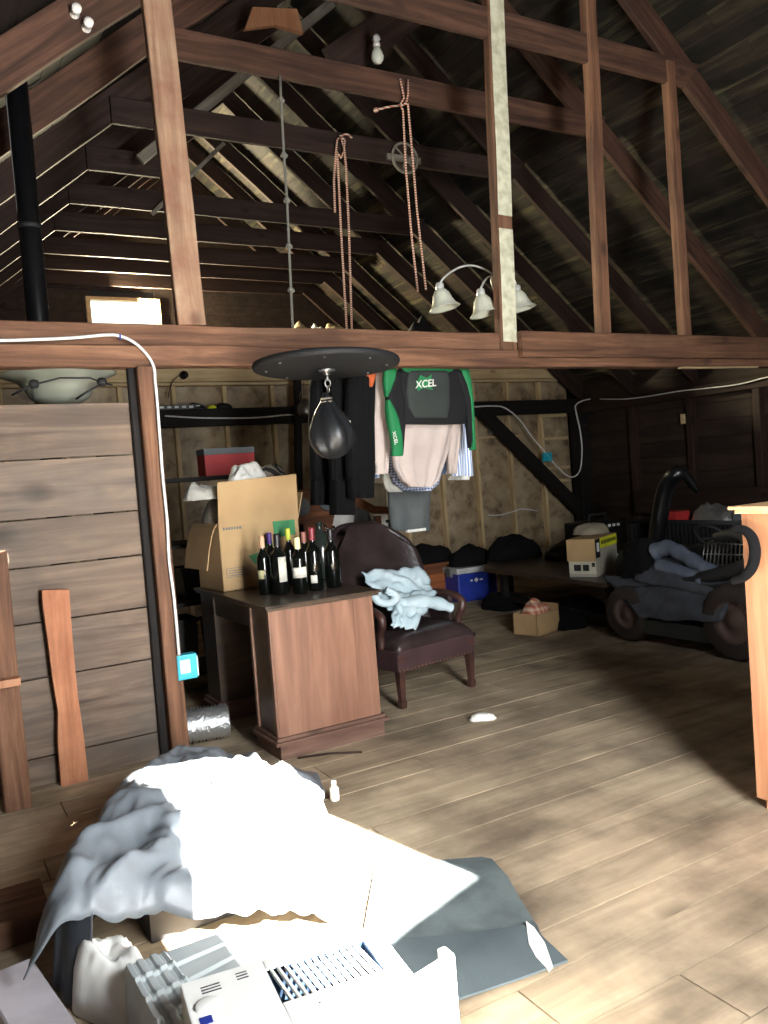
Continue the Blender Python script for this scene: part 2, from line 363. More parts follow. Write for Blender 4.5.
# roof boards
def roof(side, mat, name):
    mb = MB(); L = 7.0; ang = math.atan(SL); d = 0.0
    while d < L:
        w = random.uniform(0.16, 0.21); y = YF - 0.2
        while y < YG + 0.2:
            y1 = min(y + random.uniform(1.6, 4.5), YG + 0.2)
            s0 = d; s1 = d + w - 0.004; off = 0.27 + random.random() * 0.006
            def P(s, o):
                x = XL - 0.3 + s * math.cos(ang); z = zlow(XL) - 0.3 * SL + s * math.sin(ang)
                x -= math.sin(ang) * o; z += math.cos(ang) * o
                return (x if side < 0 else 2 * XC - x, z)
            poly = [P(s0, off), P(s1, off), P(s1, off + 0.02), P(s0, off + 0.02)]
            mb.prism(poly, 1, y + 0.002, y1 - 0.002); y = y1
        d += w
        if XL - 0.3 + d * math.cos(ang) - math.sin(ang) * 0.27 > XC + 0.02: break
    o = struct(mb.build(name, mat)); return o
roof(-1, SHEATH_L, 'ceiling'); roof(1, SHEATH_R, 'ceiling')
mb = MB(); ang = math.atan(SL)
def RP(x, o): return (x, (zlow(x)) + o / math.cos(ang))
mb.prism([RP(XL - .6, .30), (XC, ZAP + .30 / math.cos(ang)), RP(XR + .6, .30), RP(XR + .6, .36), (XC, ZAP + .37 / math.cos(ang)), RP(XL - .6, .36)], 1, YF - .4, YG + .4)
struct(mb.build('trim_2', BLACK))
# side walls (horizontal boards) and their plates
def boards_x(x0, x1, z0, z1, name, mat, inner):
    mb = MB(); z = z0
    while z < z1:
        w = 0.22; mb.b2((x0, YF, z + .002), (x1, YG, min(z + w, z1) - .002), 0.003); z += w
    o = struct(mb.build(name, mat)); return o
wr = boards_x(XR + .02, XR + .05, 0, 2.75, 'wall_right', DSIDE, XR)
wl = boards_x(XL - .05, XL - .02, 0, 2.75, 'wall_left', DSIDE, XL)
for wallo, x in ((wr, XR - 0.04), (wl, XL + 0.04)):
    y = YF + 0.4
    while y < YG:
        timber('stud', (x, y, 0), (x, y, 2.3), 0.1, 0.1, DARKW, parent=wallo, side=(0, 1, 0), segs=3); y += 1.0
    timber('wall_plate', (x, YF, 2.37), (x, YG, 2.37), 0.14, 0.14, DARKW, parent=wallo, segs=3)
    mb = MB(); mb.b2((min(x, x * 1.0) + (.09 if x > 0 else -.13), YF, 0), (x + (.13 if x > 0 else -.09), YG, 2.75)); mb.build('outer_skin', BLACK, wallo)
# far gable wall of horizontal boards with a window hole
wx0, wx1, wz0, wz1 = 2.72, 3.72, 4.20, 4.60
mb = MB(); z = 0.0
while z < 7.2:
    w = 0.17; za, zb = z + .002, z + w - .002
    def xr(zz):  # roof line limits
        if zz <= ZB: return (XL, XR)
        k = (zz - ZB) / SL; return (XL + k - .35, XR - k + .35)
    a, b = xr(za)
    if b - a > 0.1:
        if za < wz1 and zb > wz0:
            mb.b2((a, YG, za), (wx0, YG + .03, zb)); mb.b2((wx1, YG, za), (b, YG + .03, zb))
        else: mb.b2((a, YG, za), (b, YG + .03, zb), 0.002)
    z += w
gw = struct(mb.build('wall_back', DSIDE))
mb = MB(); mb.b2((XL - .4, YG + .035, 0), (wx0, YG + .06, 4.2)); mb.b2((wx1, YG + .035, 0), (XR + .4, YG + .06, 4.2)); mb.b2((wx0, YG + .035, 0), (wx1, YG + .06, 4.2))
mb.prism([(XL + 1.4, 4.2), (wx0, 4.2), (wx0, 5.4)], 1, YG + .035, YG + .06); mb.prism([(wx0, 4.6), (wx1, 4.6), (wx1, 6.5), (XC, 7.1), (wx0, 5.9)], 1, YG + .035, YG + .06)
mb.prism([(wx1, 4.2), (XR - 1.3, 4.2), (XC, 7.1), (wx1, 6.6)], 1, YG + .035, YG + .06)
mb.build('outer_skin', BLACK, gw)
win = MB()
for lo, hi in (((wx0 - .07, YG - .05, wz0 - .06), (wx1 + .07, YG + .02, wz0)), ((wx0 - .07, YG - .05, wz1), (wx1 + .07, YG + .02, wz1 + .05)), ((wx0 - .07, YG - .05, wz0), (wx0, YG + .02, wz1)), ((wx1, YG - .05, wz0), (wx1 + .07, YG + .02, wz1))): win.b2(lo, hi, .004)
wo = struct(win.build('window_1', PALEW))
gm, gnt, gb = newmat('dusty_pane'); gb.inputs['Base Color'].default_value = (1, 1, .96, 1); gb.inputs['Transmission Weight'].default_value = 1.0; gb.inputs['Roughness'].default_value = 0.0; gb.inputs['IOR'].default_value = 1.01
mb = MB(); mb.b2((wx0, YG - .0, wz0), (wx1, YG + .006, wz1)); mb.build('pane', gm, wo)
# front gable behind the camera: openings made up, outline shaped to throw the sun patch
mb = MB(); hy0, hy1 = YF - .05, YF
mb.prism([(XL, 0), (1.22, 0), (1.26, 1.6), (1.40, 2.1), (1.54, 2.6), (1.64, 2.8), (XL, 2.8)], 1, hy0, hy1)
mb.b2((1.8, hy0, 0), (XR, hy1, 2.0)); mb.prism([(1.8, 2.0), (2.52, 2.0), (2.52, 2.14), (2.1, 2.06)], 1, hy0, hy1); mb.b2((2.52, hy0, 2.0), (XR, hy1, 2.8))
mb.prism([(XL, 2.8), (1.64, 2.8), (1.64, 4.8)], 1, hy0, hy1); mb.prism([(2.52, 2.8), (XR, 2.8), (7.9, 3.9), (2.52, 3.9)], 1, hy0, hy1)
mb.prism([(1.64, 3.12), (2.52, 3.12), (2.52, 3.9), (7.9, 3.9), (XC, 7.0), (1.64, 4.95)], 1, hy0, hy1)
struct(mb.build('wall_front', DSIDE))

# insulated partition wall at the back
ZH = 3.08
mb = MB()
def insf(u, v):
    x = XL + (9.0 - XL) * u; z = ZH * v; ph = (x - 0.35) / 0.62
    q = math.sin((ph % 1) * PI)
    return (x, YW + .02 - 0.05 * q - 0.03 * noise.noise((x * 2.3, z * 2.1, 3)) * q, z)
mb.grid(insf, 220, 50)
wi = struct(mb.build('wall_partition', INSUL))
x = 0.35
while x < 9.0:
    timber('stud', (x, YW - .02, 0.08), (x + .0, YW - .02, 2.81), 0.05, 0.09, PALEW, parent=wi, side=(1, 0, 0), segs=4); x += 0.62
timber('header', (XL, YW - .04, 2.98), (8.72, YW - .04, 2.98), 0.1, 0.24, PALEW, parent=wi, segs=14)
timber('top_plate', (XL, YW - .05, 2.83), (8.72, YW - .05, 2.83), 0.14, 0.04, PALEW, parent=wi, segs=14)
timber('bottom_plate', (XL, YW - .04, 0.04), (9.0, YW - .04, 0.04), 0.1, 0.08, PALEW, parent=wi, segs=8)
timber('blocking', (6.85, YW - .04, 2.02), (8.0, YW - .04, 2.02), 0.06, 0.03, PALEW, parent=wi, segs=4)
for (xa, z) in ((8.35, 2.3), (8.4, 1.95), (8.38, 1.5), (8.36, 1.3)): timber('lath', (xa, YW - .06, z), (8.9, YW - .06, z), 0.03, 0.05, PALEW, parent=wi, segs=2)
# loft platform behind the partition
mb = MB(); y = YW - .05
while y < YG - .05: mb.b2((XL, y, 3.09), (XR, y + .195, 3.12)); y += .2
struct(mb.build('trim_3', DARKW))

# barn board partition on the left
mb = MB(); zs = [0, .162, .606, .919, 1.232, 1.498, 1.829, 2.14]
for i in range(len(zs) - 1): mb.b2((XL, 4.965, zs[i] + .004), (1.29, 4.99, zs[i + 1] - .004), .003)
o = MB(); struct(mb.build('wall_left_partition', BARN))

# ------------------------------------------------------------------ frame timbers
g_raf = 'roof rafters'; ordn = ['nearest the camera', 'first behind the camera-side pair', 'over the tie beam', 'second', 'third', 'fourth', 'fifth', 'sixth', 'seventh', 'eighth', 'last']
YS = [2.5, 3.72, 4.98, 6.1, 7.34, 8.44, 9.45, 10.44, 11.45, 12.2, 13.02]
where = ['well in front of the tie beam', 'just in front of the tie beam', 'standing over the tie beam', 'first behind the tie beam', 'second behind the tie beam', 'third behind the tie beam', 'fourth behind the tie beam', 'fifth behind the tie beam', 'sixth behind the tie beam', 'seventh behind the tie beam', 'against the gable wall with the window']
cosa = math.cos(ang)
for i, yy in enumerate(YS):
    RH = 0.235; off = RH / 2 / cosa
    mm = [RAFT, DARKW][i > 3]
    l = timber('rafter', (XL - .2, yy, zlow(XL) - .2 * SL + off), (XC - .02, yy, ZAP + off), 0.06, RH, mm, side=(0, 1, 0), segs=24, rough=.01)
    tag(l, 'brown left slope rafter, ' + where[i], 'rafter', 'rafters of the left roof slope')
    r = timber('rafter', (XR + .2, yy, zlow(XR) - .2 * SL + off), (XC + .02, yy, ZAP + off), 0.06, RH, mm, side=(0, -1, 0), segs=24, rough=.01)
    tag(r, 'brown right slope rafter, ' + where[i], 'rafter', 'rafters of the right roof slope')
    if i >= 2:
        zc = 4.765; x0 = XL + (zc - ZB) / SL; x1 = XR - (zc - ZB) / SL; zz = zc + .115
        if i == 5: x1 = A(170, 176, 1, yy - .05).x
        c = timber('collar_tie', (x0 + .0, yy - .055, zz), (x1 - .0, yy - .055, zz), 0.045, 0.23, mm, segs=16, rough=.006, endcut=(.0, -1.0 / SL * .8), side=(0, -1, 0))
        tag(c, 'horizontal brown collar tie between the roof slopes, ' + where[i], 'collar tie', 'collar ties under the ridge') if i != 5 else tag(c, 'short cut-off brown collar tie on the left slope, behind the two nearest ties', 'collar tie')
# tie beam, made of lapped timbers
t = thing('tie_beam', 'long reddish brown tie beam crossing the whole barn at head height', 'beam', (XC, 4.96, 2.33))
timber('lower_timber', (XL, 4.935, 2.395), (XR, 4.935, 2.395), 0.13, 0.125, RED, t, side=(0, -1, 0), segs=40, rough=.012)
timber('upper_timber', (XL, 4.985, 2.525), (3.98, 4.985, 2.525), 0.14, 0.13, RED, t, side=(0, -1, 0), segs=20, rough=.01)
timber('lapped_timber', (4.08, 4.84, 2.495), (XR, 4.84, 2.495), 0.05, 0.195, RED, t, side=(0, -1, 0), segs=24, rough=.01)
timber('shim', (5.9, 4.9, 2.325), (6.9, 4.88, 2.325), 0.06, 0.014, PALEW, t, segs=4)
def post(name, x0, z0, x1, z1, w, mat, label, y=4.93, d=.06, yd=None):
    o = timber(name, (x0, y, z0), (x1, yd or y, z1), w, d, mat, side=(1, 0, 0), segs=16, rough=.006); return tag(o, label, 'post')
post('roof_post', 1.60, 2.59, 1.545, 4.75, .172, REDL, 'pale reddish post standing on the tie beam left of the small window')
post('roof_post', 5.035, 2.59, 5.11, 5.6, .115, RED, 'narrow dark brown post on the tie beam, next right of the white-painted post', d=.08)
post('roof_post', 6.02, 2.59, 6.0, 4.95, .10, RED, 'narrow brown post on the tie beam, rightmost of the four', d=.08)
wp = thing('roof_post', 'post with chipped cream paint on its front standing on the tie beam', 'post', (4.02, 4.93, 2.46))
timber('stud', (4.02, 4.93, 2.46), (4.12, 4.93, 5.2), .15, .08, RED, wp, side=(1, 0, 0), segs=14, rough=.004)
def along(z): return 4.02 + (z - 2.46) / (5.2 - 2.46) * .1
for za, zb in ((2.52, 3.36), (3.46, 5.2)):
    timber('painted_face', (along(za) + .006, 4.885, za), (along(zb) + .006, 4.885, zb), .132, .012, PAINT, wp, side=(1, 0, 0), segs=14, rough=.004)
# partition post and the short studs on the board wall
o = timber('partition_post_and_shade', (1.29, 4.9, 0), (1.285, 4.9, 2.33), .105, .09, RED, side=(1, 0, 0), segs=14, rough=.008); tag(o, 'reddish brown post at the right end of the board wall with white cable beside it', 'post')
o = timber('partition_post_and_shade', (1.215, 4.945, 0), (1.215, 4.945, 2.33), .05, .04, BLKW, side=(1, 0, 0), segs=6); tag(o, 'thin black shade strip behind the reddish partition post', 'post')  # black strip stands in for the post's shadow on the boards
mb = MB(); prof = [(0, .615), (.25, .618), (.42, .635), (.62, .622), (.8, .618), (1.02, .608), (1.105, .612)]; pr = [(0, .76), (.25, .757), (.5, .745), (.8, .745), (1.02, .75), (1.09, .752)]
mb.prism([(x, z) for z, x in prof] + [(x, z) for z, x in reversed(pr)], 1, 4.88, 4.93)
def vgrain(o): return o
REDV = wood('red_brown_upright', srgb(140, 88, 62), srgb(184, 124, 90), srgb(206, 148, 112), grain=(10, 10, .7), stain=srgb(120, 70, 52), stain_amt=.5, stain_scale=3, var=.06)
tag(mb.build('wall_stud', REDV), 'short wavy-edged reddish board nailed upright on the board wall', 'stud')
o = timber('wall_stud', (.37, 4.72, 0), (.37, 4.72, 1.35), .13, .10, RED, side=(1, 0, 0), segs=10, rough=.006); tag(o, 'thick reddish upright at the left edge in front of the board wall', 'stud')
mb = MB(); mb.b2((.2, 4.6, .66), (.435, 4.67, .70), .004); tag(mb.build('wood_block', ORANGEW), 'small orange wood block on the thick upright at the left edge', 'block')
# braces and loft bits
def brace(a, b, w, h, mat, label, name='brace', side=(0, 1, 0)):
    o = timber(name, a, b, w, h, mat, side=side, segs=8); return tag(o, label, 'brace')
brace(A(345, -8, 1, 7.9), A(140, 160, 1, 7.9), .04, .10, GREYW, 'pale grey diagonal board high on the left between the collar ties')
brace(A(224, 143, 1, 9.2), A(152, 214, 1, 9.2), .03, .045, GREYW, 'thin grey diagonal stick low between the collar ties, left of the knotted rope')
brace(A(333, 66, 1, 6.3), A(430, -4, 1, 6.3), .04, .30, DARKW, 'wide dark diagonal board behind the hanging light bulb')
brace(A(478, 408, 1, 9.42), A(582, 512, 1, 9.42), .12, .17, BLKW, 'black diagonal knee brace running down to the corner post')
o = timber('wall_beam', (XL, 9.45, 2.42), (XR, 9.45, 2.42), .15, .20, BLKW, segs=12); tag(o, 'long black horizontal beam in front of the insulated back wall', 'beam')
o = timber('corner_post', (9.0, 9.42, 0), (9.0, 9.42, 2.32), .22, .2, BLKW, side=(1, 0, 0), segs=6); tag(o, 'thick black corner post at the right end of the back wall', 'post')
o = timber('thin_pole', A(300, 560, 1, 9.2), A(297, 370, 1, 9.2), .08, .08, BLKW, side=(1, 0, 0), segs=4); tag(o, 'thin black pole against the back wall left of the speed bag', 'pole')
o = timber('side_rail', (8.9, 5.4, .95), (8.9, 8.3, .95), .05, .34, DARKW, segs=6); tag(o, 'brown board rail along the right wall behind the mower', 'rail')
mb = MB(); q = [A(244, 30, 1, 6.9), A(252, 8, 1, 6.9), A(296, 10, 1, 6.9), A(303, 34, 1, 6.9), A(275, 26, 1, 6.9)]
mb.prism([(p.x, p.z) for p in q], 1, 6.88, 6.93); tag(mb.build('wood_gusset', ORANGEW), 'orange plywood gusset nailed high near the ridge at top left', 'gusset')

# ------------------------------------------------------------------ stove pipe, window side things
t = thing('stove_pipe', 'tall black stove pipe rising through the roof at the left', 'pipe', (.83, 5.6, 0))
mb = MB(); mb.lathe([(.068, 0), (.068, 5.2)], (.83, 5.6, 0), 24); mb.build('pipe', BLACKG, t)
for z in (1.2, 2.45, 3.3): mb = MB(); mb.lathe([(.070, 0), (.0715, .01), (.0715, .02), (.070, .03)], (.83, 5.6, z), 24); mb.build('joint_band', BLACK, t)
# frosted bowl shade on the partition
t = thing('ceiling_bowl_shade', 'large frosted glass lamp bowl lying above the board wall with a black cord', 'lamp shade', (.86, 5.25, 2.145))
mb = MB(); mb.lathe([(.10, 0), (.17, .04), (.2, .1), (.24, .14), (.33, .175), (.335, .185), (.30, .18), (.2, .15), (.16, .09), (.02, .03)], (.86, 5.25, 2.16), 40); mb.build('glass_bowl', plain('dusty_frosted_glass', srgb(140, 143, 130), .4, col2=srgb(116, 120, 106), scale=3), t)
mb = MB()
pts = [A(12, 395, 1, 5.0), A(22, 390, 1, 4.95), A(32, 385, 1, 4.93), A(60, 378, 1, 4.93), A(90, 378, 1, 4.93), A(103, 383, 1, 4.95), A(112, 385, 1, 5.0)]
mb.tube(pts, .006); mb.tube([A(103, 383, 1, 4.95), A(90, 390, 1, 4.95), A(76, 399, 1, 5.0)], .006); mb.tube([A(32, 385, 1, 4.93), A(33, 400, 1, 5.0)], .006)
for q in ((34, 384), (102, 382)): mb.lathe([(.0, -.03), (.022, -.02), (.026, 0), (.022, .02), (0, .03)], A(q[0], q[1], 1, 4.93), 12, Matrix.Rotation(PI / 2, 3, 'Y'))
mb.build('black_cord', BLACK, t)
# porcelain insulators
for (px, py, w) in ((76, 10, 'upper'), (88, 24, 'lower')):
    c = A(px, py, 1, 4.90); mb = MB(); R_ = Matrix.Rotation(PI / 2, 3, 'X')
    mb.lathe([(.006, -.07), (.022, -.07), (.026, -.06), (.026, -.04), (.018, -.032), (.018, -.012), (.026, -.004), (.026, .03), (.006, .03)], c, 16, Matrix.Rotation(PI * .5, 3, 'X') @ Matrix.Identity(3))
    tag(mb.build('porcelain_insulator', PORC), 'white porcelain knob on the top left rafter, the %s of two' % w, 'insulator', 'porcelain knobs on the rafter')

# ------------------------------------------------------------------ light bulb, ropes, wheel
c = A(377, 50, 1, 6.0); t = thing('hanging_bulb', 'bare white light bulb hanging from a porcelain socket high at the centre', 'light bulb', c)
mb = MB(); mb.lathe([(.0, -.115), (.03, -.107), (.048, -.08), (.052, -.055), (.044, -.02), (.026, .015), (.02, .03)], c, 20); mb.build('bulb', FROST, t)
mb = MB(); mb.lathe([(.028, .025), (.03, .05), (.022, .07), (.035, .085), (.03, .11), (.01, .13)], c, 16); mb.build('socket', PORC, t)
mb = MB(); mb.tube([c + Vector((0, 0, .12)), c + Vector((.01, 0, .3)), Vector((c.x + .02, c.y, zlow(c.x)))], .005); mb.tube([c + Vector((-.05, 0, .09)), c + Vector((.05, 0, .1))], .012); mb.build('wire', BLACK, t)
def rope(name, pts, r, mat, label, knots=(), hook=None):
    mb = MB(); mb.tube(pts, r, 8)
    for k in knots:
        for dd in range(3):
            a = dd * 2.1; cc = Vector(k) + Vector((math.cos(a), math.sin(a), (dd - 1) * .5)) * r * .9; mb.lathe([(0, -r * 2), (r * 1.6, -r), (r * 2, 0), (r * 1.6, r), (0, r * 2)], cc, 8)
    return tag(mb.build(name, mat), label, 'rope')
kn = [A(x, y, 1, 5.98) for x, y in ((281, 100), (284, 155), (287, 200), (289, 246), (291, 290))]
rope('knotted_rope', [A(280, 76, 1, 5.98), *kn, A(293, 334, 1, 5.98)], .011, ROPEG, 'long grey knotted rope hanging left of the orange ropes', kn)
def loopy(pxs, y, r=.009): return [A(a, b, 1, y) for a, b in pxs]
rope('hanging_rope', loopy([(335, 212), (334, 180), (336, 150), (337, 140), (341, 136), (344, 150), (341, 158), (337, 152), (338, 165), (341, 230), (347, 334)], 7.2), .011, ROPEO, 'orange and white rope looped over the collar tie left of the pulley wheel, left strand')
rope('hanging_rope', loopy([(352, 334), (349, 230), (346, 165), (344, 148), (345, 140), (340, 136), (347, 134), (352, 138)], 7.17), .011, ROPEO, 'orange and white rope looped over the collar tie left of the pulley wheel, right strand')
rope('hanging_rope', loopy([(400, 79), (402, 88), (404, 98), (400, 105), (403, 110), (406, 170), (412, 240), (418, 292)], 5.98), .009, ROPEO, 'longer orange and white rope in front of the pulley wheel, left strand')
rope('hanging_rope', loopy([(408, 80), (408, 95), (406, 103), (400, 106), (408, 104), (412, 150), (417, 210), (426, 290)], 5.95), .009, ROPEO, 'longer orange and white rope in front of the pulley wheel, right strand')
c = A(376, 110, 1, 5.95); mb = MB(); mb.tube([c, A(388, 107, 1, 5.95), A(402, 105, 1, 5.95)], .009); mb.lathe([(0, -.02), (.018, -.012), (.022, 0), (.018, .012), (0, .02)], c, 10)
tag(mb.build('rope_end', ROPEO), 'short rope stub with a white knob tied to the collar tie', 'rope')
t = thing('pulley_wheel', 'grey spoked pulley wheel mounted on a collar tie behind the ropes', 'wheel', A(405, 158, 1, 7.2))
c = A(405, 158, 1, 7.2); mb = MB(); mb.tube([c + Vector((math.cos(a) * .15, 0, math.sin(a) * .15)) for a in [i * PI / 12 for i in range(24)]], .014, 8, closed=True); mb.build('rim', GREYW, t)
for k in range(3):
    a = k * PI / 3 + .3; mb = MB(); d = Vector((math.cos(a) * .145, 0, math.sin(a) * .145)); mb.tube([c - d, c + d], .009); mb.build('spoke', GREYW, t)
mb = MB(); mb.lathe([(.0, -.03), (.03, -.03), (.03, .03), (0, .03)], c, 12, Matrix.Rotation(PI / 2, 3, 'X')); mb.b2((c.x - .2, c.y + .01, c.z - .03), (c.x + .2, c.y + .04, c.z + .03)); mb.build('hub', GREYW, t)

# ------------------------------------------------------------------ vanity light with three bell shades
cy = 5.25; c = A(501, 282, 1, cy); t = thing('bell_shade_light', 'brushed metal vanity light with three frosted bell shades behind the cream post', 'light fixture', c)
mb = MB(); mb.lathe([(.0, -.02), (.08, -.018), (.10, -.008), (.105, .004), (.105, .012), (0, .012)], c, 28, Matrix.Rotation(PI / 2, 3, 'X')); mb.build('back_plate', CHROME, t)
mb = MB(); mb.tube([(c.x - .03, 5.26, c.z), (c.x - .03, 5.02, c.z + .02), (4.06, 4.97, c.z + .02)], .012); mb.build('mount', STEEL, t)
def arc(p0, p1, top):
    return [p0.lerp(p1, s) + Vector((0, 0, top * math.sin(PI * s) ** .8)) for s in [i / 14 for i in range(15)]]
for (sx, sy, bx, yy_) in ((440, 290, 478, cy - .05), (481, 296, 488, cy - .16), (517, 292, 512, cy + .02)):
    s = A(sx, sy, 1, yy_); top = s + Vector((0, 0, .05)); b0 = c + Vector((-.03, -.02, .0)) if sx < 490 else c + Vector((.03, 0, 0))
    ar = MB(); ar.tube(arc(top, b0, .13 if sx == 440 else .07), .008, 8); ar.build('arm', CHROME, t)
    cp_ = MB(); cp_.lathe([(.022, .055), (.03, .045), (.034, .0), (.03, -.01)], s, 16); cp_.build('socket_cap', CHROME, t)
    sh = MB(); sh.lathe([(.03, .01), (.045, -.005), (.065, -.035), (.078, -.08), (.092, -.115), (.118, -.14), (.122, -.145), (.112, -.142), (.086, -.112), (.07, -.08), (.05, -.03), (.025, 0)], s, 32, Matrix.Rotation(-.12, 3, 'Y') @ Matrix.Rotation(-.12, 3, 'X'), fold=lambda a, z: 1 + (.035 * math.sin(6 * a) if z < -.11 else 0)); sh.build('bell_shade', FROST, t)

# loft clutter just visible over the tie beam
def crumple(name, c, sx, sy, h, mat, label, cat, seed=0, n=22, rz=0.0, thick=.004, amp=.5, parent=None, ret=False):
    R_ = Matrix.Rotation(rz, 3, 'Z'); c = Vector(c)
    def f(u, v):
        a = u * 2 - 1; b = v * 2 - 1; e = max(0, (1 - abs(a) ** 2.6) * (1 - abs(b) ** 2.6)) ** .55
        q = noise.noise((a * 1.5 + seed, b * 1.5, seed * 1.7)); r_ = 1 - 2 * abs(noise.noise((a * 2.6 + seed, b * 2.6, seed)))
        w = (1 + .15 * noise.noise((a * 1.6 + seed * 3, b * 1.6, 5)))
        z = h * e * (.72 + .45 * amp * q + .22 * amp * r_) + .004
        xx = a * math.sqrt(1 - b * b * .45) * sx / 2 * w * 1.1; yy = b * math.sqrt(1 - a * a * .45) * sy / 2 * w * 1.1
        return c + R_ @ Vector((xx, yy, max(z, .003)))
    mb = MB(); mb.grid(f, n, n, thick)
    if ret: return mb
    o = mb.build(name, mat, parent)
    return tag(o, label, cat) if label else o
for i, (px, w, m_, lab) in enumerate(((300, .35, PALEW, 'crumpled tan paper heap on the loft edge behind the knotted rope'), (316, .16, WHITECL, 'small white folded paper standing on the loft edge'), (334, .35, PALEW, 'tan cardboard scrap on the loft edge behind the orange rope'), (418, .5, BLACK, 'dark tangled cable heap on the loft edge left of the bell shade light'))):
    p = A(px, 330, 1, 9.9); crumple('loft_clutter', (p.x, 9.9, 3.12), w, .5, .62 if i != 3 else .72, m_, lab, 'clutter', i * 3 + 1, 14)

# ------------------------------------------------------------------ cables and boxes
t = thing('white_cable', 'white electrical cable stapled along the tie beam and down the partition post', 'cable', (1.3, 4.83, 2.0))
pts = [A(x, y, 1, 4.845) for x, y in ((-30, 341), (20, 340), (70, 338), (105, 335), (120, 336), (135, 343), (148, 356), (154, 368), (155, 380))] + [A(x, y, 1, 4.835) for x, y in ((157, 400), (160, 440), (163, 480), (167, 520), (169, 560), (173, 590), (176, 620), (179, 655))]
def smooth_pts(p, n=4):
    out = []
    for i in range(len(p) - 1):
        a = p[max(i - 1, 0)]; b = p[i]; c_ = p[i + 1]; d = p[min(i + 2, len(p) - 1)]
        for k in range(n):
            s = k / n; out.append(.5 * ((2 * b) + (c_ - a) * s + (2 * a - 5 * b + 4 * c_ - d) * s * s + (3 * b - a - 3 * c_ + d) * s ** 3))
    return out + [p[-1]]
mb = MB(); mb.tube(smooth_pts(pts), .009, 8); mb.build('cable', WHITEC, t)
mb = MB(); c = A(120, 337, 1, 4.84); mb.box(c, (.008, .02, .03)); mb.build('staple', BLUEP, t)
t = thing('junction_box', 'bright blue plastic outlet box beside the partition post', 'outlet box', A(186, 666, 1, 4.88))
c = A(186, 666, 1, 4.88); mb = MB(); mb.box(c, (.12, .07, .15), None, .008); mb.build('box', CYAN, t)
mb = MB(); mb.box(c + Vector((-.015, -.037, .005)), (.06, .008, .08), None, .002); mb.build('cover', WHITEP, t)
mb = MB(); mb.box(c + Vector((.062, 0, -.005)), (.012, .05, .12), None, .002); mb.build('flange', WHITEP, t)
def cable(pxs, ax, c0, r, mat, label, name='cable'):
    mb = MB(); mb.tube(smooth_pts([A(a, b, ax, c0) for a, b in pxs], 4), r, 6); return tag(mb.build(name, mat), label, 'cable')
cable([(165, 416), (205, 418), (245, 418), (265, 417), (285, 415), (296, 415)], 1, 9.34, .01, WHITEC, 'thin white wire running along the black back beam at left')
cable([(472, 407), (492, 406), (505, 408), (520, 420), (532, 437), (545, 452), (553, 462), (565, 474), (573, 477), (580, 470), (582, 450), (580, 430), (576, 412), (576, 405), (585, 400), (600, 398)], 1, 9.28, .011, WHITEC, 'white wire looping over the knee brace below the beam')
cable([(600, 399), (625, 399), (650, 396), (680, 391), (710, 388), (740, 384), (768, 377), (800, 372)], 0, 8.95, .009, WHITEC, 'white wire running along the right wall plate')
cable([(488, 515), (500, 515), (515, 511), (522, 509), (538, 511)], 1, 9.57, .01, WHITEC, 'short white wire across the insulation')
mb = MB(); mb.box(A(547, 457, 1, 9.3), (.15, .06, .13), None, .008); tag(mb.build('junction_box', CYAN), 'small pale blue junction box on the knee brace', 'outlet box')
mb = MB(); c = A(495, 430, 1, 9.5); mb.box(c, (.2, .08, .12), None, .006); mb.box(c + Vector((0, -.045, 0)), (.13, .012, .07), None, .002); tag(mb.build('outlet_box', STEEL), 'grey metal outlet box on the insulated wall between studs', 'outlet box')
mb = MB(); c = A(683, 419, 0, 8.98); mb.box(c, (.02, .07, .13), None, .003); tag(mb.build('wall_tag', PALEW), 'small pale tag nailed on a right wall stud', 'tag')
c = A(184, 375, 1, 9.52); t = thing('wall_camera', 'small black round camera on the light header with a thin cord', 'camera', c)
mb = MB(); mb.lathe([(.0, -.06), (.045, -.055), (.05, -.03), (.045, .03), (0, .05)], c, 16, Matrix.Rotation(PI / 2, 3, 'X')); mb.build('body', BLACKG, t)
mb = MB(); mb.tube(smooth_pts([A(a, b, 1, 9.46) for a, b in ((180, 375), (174, 380), (170, 388), (168, 398))]), .006, 6); mb.build('cord', BLACK, t)
# power strip + small things on the black beam
def zat(px, py, y): return A(px, py, 1, y)
p0 = zat(156, 404, 9.42); mb = MB(); mb.b2((p0.x, 9.38, 2.521), (p0.x + .55, 9.48, 2.575), .006); o = mb.build('power_strip', GREYP); tag(o, 'grey power strip lying on the black back beam at left', 'power strip')
for k in range(6):
    mb = MB(); mb.b2((p0.x + .03 + k * .085, 9.376, 2.535), (p0.x + .075 + k * .085, 9.382, 2.56)); mb.build('socket', WHITEP, o)
for i, (px, w, h, m_, lab) in enumerate(((196, .22, .06, BLACKG, 'black flat gadget on the back beam beside the power strip'), (212, .10, .035, YEL, 'small yellow and black tool on the back beam'), (224, .2, .05, BLACK, 'black coiled cord on the back beam'))):
    p = zat(px, 405, 9.43); crumple('beam_clutter', (p.x, 9.43, 2.521), w, .11, h * 1.4, m_, lab, 'clutter', i + 20, 10)
# lantern hanging
c = A(305, 402, 1, 9.1); t = thing('hanging_lantern', 'small grey metal lantern hanging left of the speed bag', 'lantern', c)
mb = MB(); mb.lathe([(.09, -.16), (.1, -.14), (.1, -.05), (.06, 0), (.04, .03), (0, .05)], c, 16); mb.build('body', STEEL, t)
mb = MB(); mb.tube([c + Vector((.07 * math.cos(a), 0, .02 + .13 * math.sin(a))) for a in [i * PI / 10 for i in range(11)]], .006); mb.tube([c + Vector((0, 0, .15)), (c.x, c.y, 2.9)], .005); mb.build('bail', STEEL, t)

